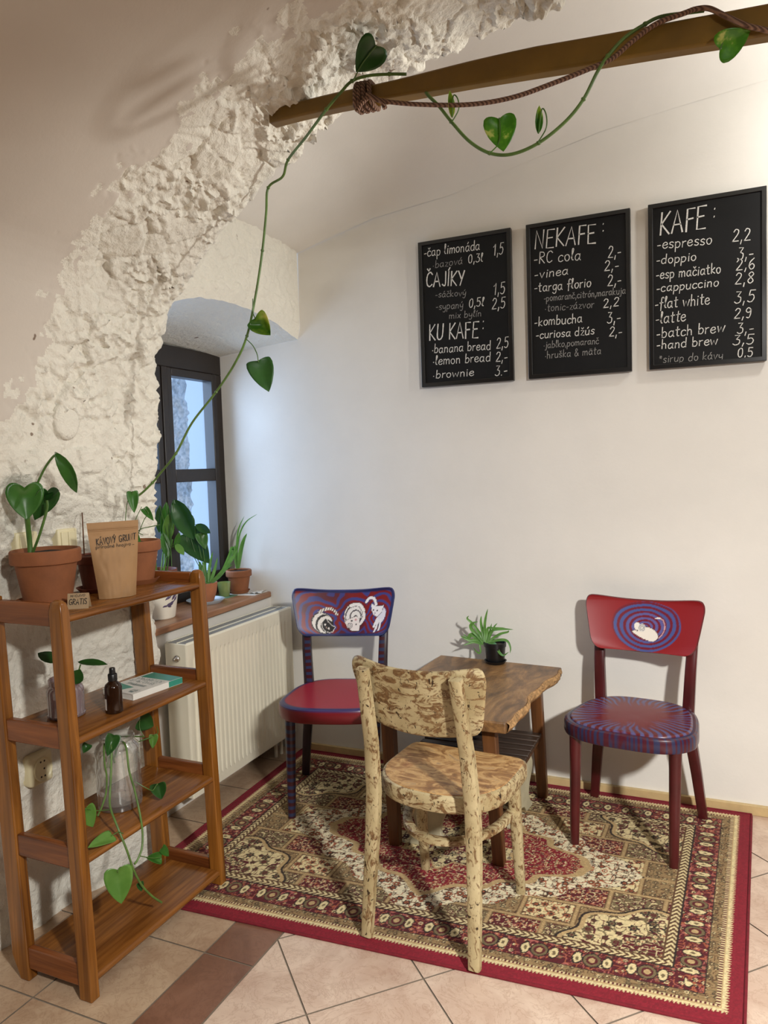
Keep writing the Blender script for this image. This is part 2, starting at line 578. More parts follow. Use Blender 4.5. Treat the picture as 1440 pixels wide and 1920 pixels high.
# floor: brown band and border tiles along the left wall, diagonal tiles beyond
def clip_poly(p, f):
    out = []
    for i in range(len(p)):
        a, b = p[i], p[(i+1) % len(p)]
        fa, fb = f(a), f(b)
        if fa >= 0:
            out.append(a)
        if (fa >= 0) != (fb >= 0):
            t = fa/(fa-fb)
            out.append((a[0]+t*(b[0]-a[0]), a[1]+t*(b[1]-a[1])))
    return out
fl = MB()
fl.add([(-0.6, YF, -0.004), (XR, YF, -0.004), (XR, 0.06, -0.004), (-0.6, 0.06, -0.004)], [(0, 1, 2, 3)])
mats_idx = [3]
def put_tile(p, mi):
    if len(p) >= 3:
        fl.add([(x, y, 0.0) for x, y in p], [tuple(range(len(p)))])
        mats_idx.append(mi)
g = 0.0025
for j in range(-14, 8):
    y0 = -1.508+0.333*j
    for x0, x1, mi in ((-0.6, 0.165, 1), (0.165, 0.498, 1), (0.498, 0.672, 2)):
        p = [(x0+g, y0+g), (x1-g, y0+g), (x1-g, y0+0.333-g), (x0+g, y0+0.333-g)]
        p = clip_poly(p, lambda q: -0.002-q[1])
        p = clip_poly(p, lambda q: q[1]-YF)
        put_tile(p, mi)
L = 0.342
for i in range(-16, 20):
    for j in range(-16, 20):
        cx, cy = 0.913, -1.616
        e1, e2 = (0.7071, 0.7071), (-0.7071, 0.7071)
        q = []
        for a, b in ((i*L+g, j*L+g), ((i+1)*L-g, j*L+g), ((i+1)*L-g, (j+1)*L-g), (i*L+g, (j+1)*L-g)):
            q.append((cx+a*e1[0]+b*e2[0], cy+a*e1[1]+b*e2[1]))
        q = clip_poly(q, lambda p: p[0]-0.675)
        q = clip_poly(q, lambda p: XR-p[0]) if q else q
        q = clip_poly(q, lambda p: -0.002-p[1]) if q else q
        q = clip_poly(q, lambda p: p[1]-YF) if q else q
        if q:
            put_tile(q, 0)
flo = struct('floor', fl, [M['tile'], M['tile2'], M['tiledark'], M['grout']], smooth=False)
flo.data.polygons.foreach_set('material_index', mats_idx)

# board wall
def wav(x, z, s=1.0):
    return 0.004*s*noise.noise(Vector((x*1.3, z*1.3, 3.1)))+0.002*s*noise.noise(Vector((x*4, z*4, 9.1)))
xs = np.concatenate([np.linspace(-0.475, 2.4, 75), np.linspace(2.5, XR, 12)])
zs = np.linspace(-0.01, 3.35, 70)
P = np.array([[(x, 0.004+abs(wav(x, z)), z) for z in zs] for x in xs])
mb = MB()
mb.grid(P)
struct('wall_back', mb, M['wall'], angle=80)
# pale plaster mends on the board wall
mb = MB()
mb.box((XR, YF, -0.01), (XR+0.1, 0.05, 3.3))
struct('wall_right', mb, M['far_wall'], smooth=False)
mb = MB()
mb.box((-0.7, YF-0.1, -0.01), (XR, YF, 3.3))
struct('wall_front', mb, M['far_wall'], smooth=False)

# left wall rising into the vault, one profile swept along the room
PROF = [(-0.033, -0.20), (-0.005, .4), (0.012, 1.0), (0.045, 1.43), (.075, 1.81), (.163, 2.07), (.404, 2.276), (.603, 2.417), (.747, 2.490),
        (.845, 2.536), (.996, 2.600), (1.3, 2.663), (1.6, 2.70), (2.2, 2.735), (3.2, 2.74), (XR, 2.70)]
pp = np.array(PROF)
seg = np.hypot(*(pp[1:]-pp[:-1]).T)
cum = np.concatenate([[0], np.cumsum(seg)])
def prof(s):
    return np.interp(s, cum, pp[:, 0]), np.interp(s, cum, pp[:, 1])
def prof_s(s):      # rounded corners
    a = [prof(s+d) for d in (-0.07, -0.035, 0, 0.035, 0.07)]
    return sum(q[0] for q in a)/5, sum(q[1] for q in a)/5
def prof_n(s):
    x0, z0 = prof_s(s-0.04)
    x1, z1 = prof_s(s+0.04)
    t = np.array((x1-x0, z1-z0))
    t /= np.linalg.norm(t)+1e-9
    return np.array((t[1], -t[0]))      # into the room
def cell_relief(v, scale, tilt, seedv):
    d, p = noise.voronoi(v*scale+seedv)
    h = noise.cell_vector(p[0]*7.31)
    e = (v*scale+seedv)-p[0]
    edge = d[1]-d[0]
    return (h.x-0.5)*0.9+tilt*((h.y-0.5)*e.x+(h.z-0.5)*e.y+(h.x-0.5)*e.z), edge
def rough_mask(s, Y):
    yb = np.interp(s, [0, 1.45, 1.66, 1.76, 1.94, 2.1, 3.1, 3.4, 3.9, 4.4], [-2.7, -2.4, -1.90, -1.77, -1.66, -1.58, -1.53, -1.50, -1.45, -1.40])
    yb += 0.055*noise.noise(Vector((s*3.1, 0.3, 1.7)))+0.035*noise.noise(Vector((s*9, 2.3, 4.7)))
    br = 0.10*noise.noise(Vector((s*15, Y*15, 0)))+0.07*noise.noise(Vector((s*34, Y*34, 3)))
    return float(np.clip((Y-yb+0.04+br)/0.15, 0, 1))
SEEDV = Vector((3.3, 7.7, 1.1))
def relief(s, Y):
    v = Vector((s, Y*0.8, 0.0))
    v = v+0.016*Vector((noise.noise(v*11), noise.noise(v*11+Vector((5, 5, 5))), 0))
    m = rough_mask(s, Y)
    up = float(np.interp(s, [0.0, 1.1, 1.35, 1.75, 2.1, 4], [0.32, 0.36, 0.55, 0.8, 1.0, 1.0]))
    lump = noise.noise(Vector((s*4.2, Y*4.2, 0.4)))
    out = 0.006*(1-m)*noise.noise(Vector((s*2.2, Y*2.2, 5.0)))
    if m > 0:
        a, ea = cell_relief(v, 12.0, 1.9, SEEDV)
        b, eb = cell_relief(v, 30.0, 1.8, SEEDV*2)
        c = noise.turbulence(v*52, 3, False)
        n1 = noise.noise(v*15+Vector((0, 0, 4)))
        n2 = noise.noise(v*34+Vector((0, 2, 4)))
        r = max(0, 1-abs(n1)*5.5)
        r2 = max(0, 1-abs(n2)*4.5)
        calm = float(np.clip((noise.noise(v*5.5+Vector((9, 1, 0)))+0.30)/0.45, 0.22, 1.0))
        out += m*up*1.15*(0.010*a+0.0060*b*calm+0.013*r*r*calm+0.0060*r2*r2*calm+0.006*c*calm-0.007*(ea < 0.10)*(0.10-ea)*10-0.005)
        out += m*0.016*lump
    if s < 1.35:      # lime-washed lumps behind the shelf
        q = 1-float(np.clip((s-1.05)/0.3, 0, 1))
        out += q*(0.013*lump+0.008*noise.noise(v*9)+0.003*noise.noise(v*40))
    return out
def inset(s, Y):        # the wall bellies back behind the shelf
    q = float(np.clip((-1.20-Y)/0.22, 0, 1))
    w = float(np.clip((1.66-s)/0.30, 0, 1))
    return -0.072*q*w
Ys = np.concatenate([np.linspace(YF, -2.45, 16), np.linspace(-2.40, -1.85, 50), np.linspace(-1.844, EDGE, 150)])
Ss = np.concatenate([np.linspace(0, 0.6, 55), np.arange(0.608, 4.35, 0.0066), np.linspace(4.4, cum[-1], 14)])
P = np.zeros((len(Ss), len(Ys), 3))
for i, s in enumerate(Ss):
    x, z = prof_s(s)
    n = prof_n(s)
    for j, Y in enumerate(Ys):
        d = relief(s, Y)+inset(s, Y) if Y > -2.5 else inset(s, Y)
        yy = Y
        if j >= len(Ys)-8:      # ragged broken edge
            k8 = (j-(len(Ys)-9))/8
            rag = 0.020*noise.noise(Vector((s*7, 1, 2)))+0.022*noise.noise(Vector((s*21, 5, 2)))+0.012*noise.noise(Vector((s*55, 5, 2)))
            yy = Y+k8*rag*float(np.interp(s, [0, 1.2, 2.0], [0.35, 0.5, 1.0]))
            d -= 0.012*k8*k8
        P[i, j] = (x+n[0]*d, yy, z+n[1]*d)
mb = MB()
mb.grid(P[:, ::-1])
nv = len(Ys)
# the thickness of the broken edge, running back into the window bay
edge = P[:, -1]
back = []
for i, s in enumerate(Ss):
    n = prof_n(s)
    x, z = prof_s(s)
    dep = float(np.interp(s, [0, 1.8, 2.1, 2.5], [0.55, 0.55, 0.42, 0.40]))
    back.append((x-n[0]*dep, EDGE-0.01+0.01*noise.noise(Vector((s*5, 0, 0))), z-n[1]*dep))
rows = np.zeros((len(Ss), 6, 3))
for t in range(6):
    rows[:, t] = edge*(1-t/5)+np.array(back)*(t/5)
mb.grid(rows[:, ::-1])
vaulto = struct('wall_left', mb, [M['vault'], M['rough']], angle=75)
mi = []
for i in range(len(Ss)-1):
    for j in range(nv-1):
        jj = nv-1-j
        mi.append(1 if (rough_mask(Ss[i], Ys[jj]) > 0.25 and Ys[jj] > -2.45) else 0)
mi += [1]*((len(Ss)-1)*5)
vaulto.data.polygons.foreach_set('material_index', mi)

# stone lintel with a segmental arch over the window niche
LX = 0.04
AR = [(-1.12, 1.80), (-1.062, 1.905), (-1.024, 1.955), (-.975, 2.049), (-.922, 2.111), (-.76, 2.156), (-.616, 2.169), (-.456, 2.172), (-.334, 2.161), (-.2, 2.147), (-.077, 2.112), (0.004, 2.095)]
ay = np.array(AR)
ly = np.linspace(-1.12, 0.004, 130)
def arch(y):
    return float(np.interp(y, ay[:, 0], ay[:, 1]))
G = np.zeros((130, 84, 3))
for i, y in enumerate(ly):
    za = arch(y)+0.006*noise.noise(Vector((y*16, 0, 1)))
    for j, t in enumerate(np.linspace(0, 1, 84)):
        z = za+(2.62-za)*t
        v = Vector((y, z, 0))
        a, ea = cell_relief(v+0.02*Vector((noise.noise(v*9), noise.noise(v*9+Vector((3, 3, 3))), 0)), 12, 0.5, SEEDV)
        rg = max(0, 1-abs(noise.noise(v*11+Vector((4, 0, 0))))*5)
        d = 0.007*a+0.010*noise.noise(v*7)+0.006*rg*rg-0.006*(ea < 0.12)*(0.12-ea)*8+0.004*noise.noise(v*30)
        fade = min(1, t*7)*min(1, (0.004-y)/0.05)
        G[i, j] = (LX+d*fade-0.014*(1-min(1, t*9)), y, z)
mb = MB()
mb.grid(G)
I = np.zeros((130, 14, 3))
for i, y in enumerate(ly):
    for j, t in enumerate(np.linspace(0, 1, 14)):
        z0 = G[i, 0, 2]
        z1 = 2.045+0.02*math.sin((y+1.1)/1.1*PI)
        e = t**1.25
        I[i, j] = (G[i, 0, 0]*(1-t)+(-0.50)*t, y, max(z0, z1-0.25)*(1-e)+z1*e)
mb.grid(I[:, ::-1])
struct('wall_lintel', mb, [M['rough']], angle=75)

# smooth plaster pocket between the board wall and the broken vault
def pocket(X, Y):
    t = min(1, max(0, -Y/1.05))
    zw = float(np.interp(X, [0.04, .46, .83, 1.5, 2.5, 4.6], [2.513, 2.62, 2.655, 2.80, 2.9, 2.9]))
    H = float(np.interp(X, [0.0, 0.3, 0.6, 1.0, 1.6, 2.5, 4.6], [0.02, 0.12, 0.22, 0.33, 0.38, 0.40, 0.40]))
    return zw+H*math.sqrt(max(0, 1-(1-t)**2))
px = np.concatenate([np.linspace(-0.02, 2.2, 60), np.linspace(2.3, XR, 12)])
py = -1.35*np.linspace(0, 1, 36)**1.8
P = np.array([[(x, y+0.004, pocket(x, y)+0.004*noise.noise(Vector((x*3, y*3, 0)))) for y in py] for x in px])
mb = MB()
mb.grid(P)
struct('ceiling', mb, M['wall'], angle=80)

# wall under the sill behind the radiator
mb = MB()
mb.box((-0.62, -1.12, -0.01), (-0.2, 0.02, 0.79))
struct('wall_niche', mb, M['wall'], smooth=False)

# ------------------------------------------------------------------ window
win = thing('window_1', 'dark brown framed window deep in the niche behind the plants', 'window', (-0.45, -0.45, 0.82))
win['kind'] = 'structure'
WX = -0.45
f = MB()
f.box((WX-0.07, -1.06, 1.955), (WX, 0.03, 2.06))
f.box((WX-0.07, -1.06, 0.82), (WX, 0.03, 0.90))
f.box((WX-0.07, -0.05, 0.90), (WX, 0.03, 1.955))
f.box((WX-0.07, -1.06, 0.90), (WX, -0.96, 1.955))
obj('window_frame', f, M['window_dark'], win, bevel=0.004)
f = MB()
for a, b in ((-0.955, -0.475), (-0.435, -0.052)):
    f.box((WX-0.05, a, 0.902), (WX+0.012, a+0.036, 1.953))
    f.box((WX-0.05, b-0.036, 0.902), (WX+0.012, b, 1.953))
    f.box((WX-0.05, a+0.036, 1.915), (WX+0.012, b-0.036, 1.953))
    f.box((WX-0.05, a+0.036, 0.902), (WX+0.012, b-0.036, 0.94))
    f.box((WX-0.045, a+0.036, 1.405), (WX+0.010, b-0.036, 1.468))
f.box((WX-0.05, -0.475, 0.902), (WX+0.018, -0.435, 1.953))
obj('sash', f, M['window_dark'], win, bevel=0.004)
for a, b in ((-0.92, -0.51), (-0.40, -0.087)):
    for z0, z1 in ((0.938, 1.407), (1.466, 1.917)):
        p = MB()
        p.box((WX-0.026, a, z0), (WX-0.022, b, z1))
        obj('pane', p, M['pane'], win, smooth=False)
p = MB()
p.box((WX-0.31, 0.318, 0.60), (WX-0.29, 0.370, 2.3))
obj('outer_sash', p, M['outer_white'], win, bevel=0.003)
# sill board
sb = MB()
sb.prism([(-0.52, -1.07), (-0.15, -1.07), (-0.188, 0.0), (-0.47, 0.0), (-0.47, 0.03), (-0.52, 0.03)], 0.79, 0.82)
obj('window_sill', sb, M['sillwood'], win, bevel=0.006)

# frosty stone jamb outside the panes
st = MB()
G = np.zeros((26, 120, 3))
for i in range(26):
    for j in range(120):
        y = 0.0+0.165*i/25
        z = 0.75+1.4*j/119
        v = Vector((y, z, 0))
        a, ea = cell_relief(v, 22, 1.2, SEEDV)
        G[i, j] = (-0.80-0.02*(i in (0, 25))+0.02*a+0.012*noise.noise(v*40), y, z)
st.grid(G)
bk = G.copy()
bk[:, :, 0] = -0.90
st.grid(bk[::-1])
struct('trim_1', st, M['stone_out'], angle=60)

# skirting along the board wall
mb = MB()
mb.box((0.0, -0.012, 0), (XR, 0.012, 0.040))
struct('baseboard_back', mb, M['skirt'], bevel=0.002)

# ================================================================== THE RUG
RC = [(0.020, -1.372), (1.975, -1.262), (2.050, -0.016), (-0.030, -0.016)]     # near-left, near-right, far-right, far-left
RW, RD = 2.04, 1.30
def rug_xy(u, v):
    a = np.array(RC)
    return ((1-u)*(1-v))[..., None]*a[0]+(u*(1-v))[..., None]*a[1]+(u*v)[..., None]*a[2]+((1-u)*v)[..., None]*a[3]
nu, nw = 700, 450
U, V = np.meshgrid(np.linspace(0, 1, nu), np.linspace(0, 1, nw), indexing='ij')
x, y = U*RW, V*RD
C = {n: lin(c) for n, c in dict(red=(128, 22, 38), maroon=(88, 22, 30), cream=(216, 198, 150), tan=(148, 122, 84), brown=(92, 62, 40),
     black=(42, 30, 26), olive=(114, 98, 68), ivory=(226, 214, 180), rust=(166, 92, 62), rose=(170, 96, 88), gold=(184, 156, 110)).items()}
img = np.zeros((nu, nw, 3))
def setc(mask, c):
    img[mask] = C[c] if isinstance(c, str) else c
def hash2(i, j, k=0):
    h = np.sin(i*127.1+j*311.7+k*74.7)*43758.5453
    return h-np.floor(h)
def florets(x, y, cell, k):
    """distance to jittered points, their radius and a random number"""
    i0, j0 = np.floor(x/cell), np.floor(y/cell)
    best = np.full(x.shape, 9.0)
    rid = np.zeros(x.shape)
    ang = np.zeros(x.shape)
    for di in (-1, 0, 1):
        for dj in (-1, 0, 1):
            i, j = i0+di, j0+dj
            cx = (i+0.5+0.6*(hash2(i, j, k)-0.5))*cell
            cy = (j+0.5+0.6*(hash2(i, j, k+1)-0.5))*cell
            d = np.hypot(x-cx, y-cy)/cell
            m = d < best
            best = np.where(m, d, best)
            rid = np.where(m, hash2(i, j, k+2), rid)
            ang = np.where(m, np.arctan2(y-cy, x-cx), ang)
    return best, rid, ang
def vnoise(x, y, k):
    i, j = np.floor(x), np.floor(y)
    fx, fy = x-i, y-j
    fx, fy = fx*fx*(3-2*fx), fy*fy*(3-2*fy)
    a = hash2(i, j, k)*(1-fx)+hash2(i+1, j, k)*fx
    b = hash2(i, j+1, k)*(1-fx)+hash2(i+1, j+1, k)*fx
    return a*(1-fy)+b*fy
cx, cy = x-RW/2, y-RD/2
ax, ay2 = np.abs(cx), np.abs(cy)
def flowers(mask, ground, cell, k, pal, rmax=0.36, curls=True):
    setc(mask, ground)
    if curls:
        s = np.abs(vnoise(ax/cell*1.6, ay2/cell*1.6, k+9)-0.5)
        setc(mask & (s < 0.045), pal[-1])
        s2 = np.abs(vnoise(ax/cell*2.6+7, ay2/cell*2.6, k+12)-0.5)
        setc(mask & (s2 < 0.05), pal[0])
    d, r, a = florets(ax, ay2, cell, k)
    rad = (0.2+rmax*0.5*r)*(1+0.18*np.cos(a*(5+np.floor(r*3))))
    for t in range(len(pal)):
        sel = (np.floor(r*len(pal)) == t)
        setc(mask & sel & (d < rad), 'black')
        setc(mask & sel & (d < rad-0.05), pal[t])
        setc(mask & sel & (d < rad*0.55), pal[(t+1) % len(pal)])
        setc(mask & sel & (d < rad*0.25), pal[(t+2) % len(pal)])
e = np.minimum(np.minimum(x, RW-x), np.minimum(y, RD-y))
al = np.where(np.minimum(x, RW-x) < np.minimum(y, RD-y), y, x)      # along the border
setc(e >= 0, 'red')
zig = np.abs((al/0.011) % 1-0.5)*2
fx0 = 0.038
setc(e > fx0+0.012*zig, 'cream')
setc(e > fx0+0.018, 'gold')
setc(e > fx0+0.023, 'maroon')
setc((e > fx0+0.023) & (e < fx0+0.033) & (zig > 0.5), 'cream')
m = (e > fx0+0.033)
flowers(m & (e < fx0+0.062), 'tan', 0.026, 3, ['brown', 'cream', 'olive'], 0.3)
setc((e > fx0+0.062) & (e < fx0+0.066), 'black')
m = (e > fx0+0.066) & (e < fx0+0.150)
flowers(m, 'maroon', 0.030, 11, ['rust', 'cream', 'olive', 'rose'], 0.34)
# palmettes along the border
ph = (al % 0.155)-0.0775
pd = np.hypot(ph/0.028, (e-fx0-0.108)/0.032)
pd2 = np.hypot((np.abs(ph)-0.043)/0.016, (e-fx0-0.108)/0.03)
setc(m & (pd < 1), 'black'); setc(m & (pd < 0.88), 'olive'); setc(m & (pd < 0.6), 'maroon'); setc(m & (pd < 0.35), 'gold')
pd2 = pd2+0.25*vnoise(al/0.008, e/0.008, 4); setc(m & (pd2 < 1.1), 'black'); setc(m & (pd2 < 0.9), 'cream'); setc(m & (pd2 < 0.42), 'olive')
setc((e > fx0+0.150) & (e < fx0+0.155), 'black')
m = (e > fx0+0.155) & (e < fx0+0.182)
ch = (al/0.022+np.abs(e-fx0-0.168)/0.016) % 1
setc(m, 'cream'); setc(m & (ch < 0.42), 'brown'); setc(m & (ch > 0.42) & (ch < 0.5), 'black')
setc((e > fx0+0.182) & (e < fx0+0.187), 'brown')
fld = e > fx0+0.187
FW, FH = RW/2-fx0-0.187, RD/2-fx0-0.187     # half field
# panels divided by rope lines
pw, phh = FW/4.6, FH/3.6
rowi = np.floor(ay2/phh)
sx = ax+pw*0.5*(rowi % 2)
ci = np.floor(sx/pw)
lx, ly2 = sx-ci*pw, ay2-rowi*phh
kind = (ci*2+rowi*3) % 4
flowers(fld & (kind == 0), 'tan', 0.030, 21, ['brown', 'cream', 'olive'])
flowers(fld & (kind == 1), 'maroon', 0.026, 31, ['cream', 'rose', 'rust'])
flowers(fld & (kind == 2), 'cream', 0.036, 41, ['brown', 'black', 'rust'])
flowers(fld & (kind == 3), 'olive', 0.030, 51, ['cream', 'brown', 'maroon'])
dl = np.minimum(np.minimum(lx, pw-lx), np.minimum(ly2, phh-ly2))
setc(fld & (dl < 0.0095), 'brown'); setc(fld & (dl < 0.0075), 'tan'); setc(fld & (dl < 0.0045) & (((x+y)/0.008) % 1 < 0.75), 'gold')
# corner pieces
cd = np.hypot((ax-FW)/0.30, (ay2-FH)/0.235)+0.06*np.cos(9*np.arctan2((ay2-FH)/0.24, (ax-FW)/0.32))
mc = fld & (cd < 1)
setc(mc, 'black'); setc(fld & (cd < 0.97), 'gold')
flowers(fld & (cd < 0.92), 'cream', 0.046, 61, ['maroon', 'brown', 'black', 'olive'], 0.42)
flowers(fld & (cd < 0.45), 'maroon', 0.034, 66, ['cream', 'rust', 'olive'], 0.4)
# lobed medallion
md = ax/0.54+ay2/0.33
md = md+0.05*np.cos(np.arctan2(ay2/0.33, ax/0.54)*14)-0.10*(np.minimum(ax/0.54, ay2/0.33))
flowers(fld & (md < 1.34), 'ivory', 0.036, 71, ['brown', 'ivory', 'black', 'rust'], 0.4)
setc(fld & (md < 1.03), 'gold')
flowers(fld & (md < 0.96), 'red', 0.024, 81, ['cream', 'rose', 'maroon', 'rust'], 0.32)
setc(fld & (md < 0.50), 'gold'); 
flowers(fld & (md < 0.47), 'cream', 0.034, 91, ['black', 'ivory', 'brown', 'maroon'], 0.42)
setc(fld & (md < 0.20), 'maroon')
flowers(fld & (md < 0.18), 'maroon', 0.024, 95, ['cream', 'rust', 'rose'], 0.36)
# wool: small shade differences from yarn to yarn
img *= (0.80+0.34*hash2(np.floor(x/0.004), np.floor(y/0.004), 5))[..., None]
XY = rug_xy(U, V)
Z = 0.0115-0.006*np.exp(-e/0.012)
Z = np.where(e > fx0-0.004, Z, Z-0.0015)
P = np.dstack([XY, Z])
rug = thing('rug', 'red bordered oriental rug with floral panels and medallion under table and chairs', 'rug', (1.0, -0.65, 0))
mb = MB()
mb.grid(P)
ro = obj('pile', mb, M['rug'], rug, angle=180)
paint(ro, img.reshape(-1, 3))
# bound red edge
bp_ = []
n_ = 60
for a, b in ((0, 1), (1, 2), (2, 3), (3, 0)):
    for t in np.linspace(0, 1, n_, endpoint=False):
        p = np.array(RC[a])*(1-t)+np.array(RC[b])*t
        bp_.append((p[0], p[1], 0.0048))
bp_.append(bp_[0])
mb = MB()
mb.tube(bp_, 0.0052, 8)
obj('bound_edge', mb, M['rugedge'], rug)

# ================================================================== CHAIRS
SEAT = 0.46
def seat_outline(kind, n=96):
    out = []
    for a in np.linspace(0, 2*PI, n, endpoint=False):
        if kind == 'round':
            c, s = math.cos(a), math.sin(a)
            ex = 2/3.0
            px_ = 0.242*abs(c)**ex*(1 if c > 0 else -1)
            py_ = 0.230*abs(s)**ex*(1 if s > 0 else -1)
            t = (py_+0.23)/0.46
            px_ *= 1.03-0.20*max(0, t-0.25)/0.75
        else:
            c, s = math.cos(a), math.sin(a)
            if s < 0:       # straight front
                ex = 0.20
                px_ = 0.215*abs(c)**ex*(1 if c > 0 else -1)
                py_ = -0.045-0.170*abs(s)**ex
                px_ *= 1.0
            else:
                ex = 0.86
                px_ = 0.215*abs(c)**ex*(1 if c > 0 else -1)
                py_ = -0.045+0.205*abs(s)**ex
        out.append((px_, py_))
    return out

def seat_solid(outline, z0, z1, round_=0.008, shrink=0.0):
    o = np.array(outline)
    c = o.mean(0)
    def ring(k, z):
        d = o-c
        L_ = np.linalg.norm(d, axis=1, keepdims=True)
        q = c+d*(1-k/L_)
        return [(p[0], p[1], z) for p in q]
    r = round_
    rings = [ring(shrink+r, z0), ring(shrink+r*0.3, z0+r*0.3), ring(shrink, z0+r), ring(shrink, z1-r), ring(shrink+r*0.3, z1-r*0.3), ring(shrink+r, z1)]
    m = MB()
    m.loft(rings, True, False)
    m.add(rings[0], [tuple(range(len(o)-1, -1, -1))])
    return m, ring(shrink+r, z1)

def post_y(z):      # rear posts: splayed foot, lean back above the seat
    return float(np.interp(z, [0, 0.12, 0.30, 0.44, 0.60, 0.86], [0.212, 0.196, 0.172, 0.163, 0.178, 0.235]))
def post_x(z, foot, seat, top):
    return float(np.interp(z, [0, 0.2, 0.40, 0.86], [foot, foot*0.55+seat*0.45, seat, top]))

def back_grid(w0=0.385, w1=0.468, z0=0.668, z1=0.884, nx=150, nz=64, dip=0.024):
    """front and back faces of a curved bentwood back rest; returns points, u, v"""
    F = np.zeros((nx, nz, 3))
    UV = np.zeros((nx, nz, 2))
    for i, u in enumerate(np.linspace(-1, 1, nx)):
        for j, v in enumerate(np.linspace(0, 1, nz)):
            # rounded corners: width at height v
            wv = w0*0.5+(w1-w0)*0.5*v**0.9
            top = z1-dip*(1-u*u)-0.006*abs(u)**8
            bot = z0-0.006*(1-u*u)
            if v < 0.22:
                wv -= 0.034*(1-math.sqrt(max(0, 1-((0.22-v)/0.22)**2)))
            if v > 0.76:
                wv -= 0.030*(1-math.sqrt(max(0, 1-((v-0.76)/0.24)**2)))
            x_ = u*wv
            z_ = bot+(top-bot)*v
            y_ = post_y(z_)-0.030-0.010-0.036*u*u+0.020
            F[i, j] = (x_, y_, z_)
            UV[i, j] = ((u+1)/2, v)
    return F, UV

def closed_panel(F, thick):
    B = F.copy()
    B[:, :, 1] += thick
    nx, nz = F.shape[:2]
    m = MB()
    m.grid(F)
    m.grid(B[::-1])
    # rim
    idx = [(i, 0) for i in range(nx)]+[(nx-1, j) for j in range(1, nz)]+[(i, nz-1) for i in range(nx-2, -1, -1)]+[(0, j) for j in range(nz-2, 0, -1)]
    ra = [F[i, j]+np.array((0, 0, 0)) for i, j in idx]
    rb = [B[i, j] for i, j in idx]
    mid = []
    cx_ = F.reshape(-1, 3).mean(0)
    for p, q in zip(ra, rb):
        c_ = (p+q)/2
        d = c_-cx_
        d[1] = 0
        d /= np.linalg.norm(d)
        mid.append(c_+d*thick*0.35)
    m.loft([rb, mid, ra], True, False)
    return m

# ---- pictures painted on the back rests (drawn in back-rest picture units)
def seg_dist(X, Y, pts):
    best = np.full(X.shape, 1e9)
    for (x0, y0), (x1, y1) in zip(pts, pts[1:]):
        dx, dy = x1-x0, y1-y0
        t = np.clip(((X-x0)*dx+(Y-y0)*dy)/(dx*dx+dy*dy+1e-9), 0, 1)
        best = np.minimum(best, np.hypot(X-x0-t*dx, Y-y0-t*dy))
    return best
def poly_mask(X, Y, pts):
    ins = np.zeros(X.shape, bool)
    n = len(pts)
    for i in range(n):
        x0, y0 = pts[i]
        x1, y1 = pts[(i+1) % n]
        c_ = ((y0 > Y) != (y1 > Y)) & (X < (x1-x0)*(Y-y0)/(y1-y0+1e-9)+x0)
        ins ^= c_
    return ins
def curve2(pts, n=8):
    return [tuple(p[:2]) for p in smooth_path([(a, b, 0) for a, b in pts], n)]
def sstep(x_, a, b):
    return np.clip((x_-a)/(b-a), 0, 1)

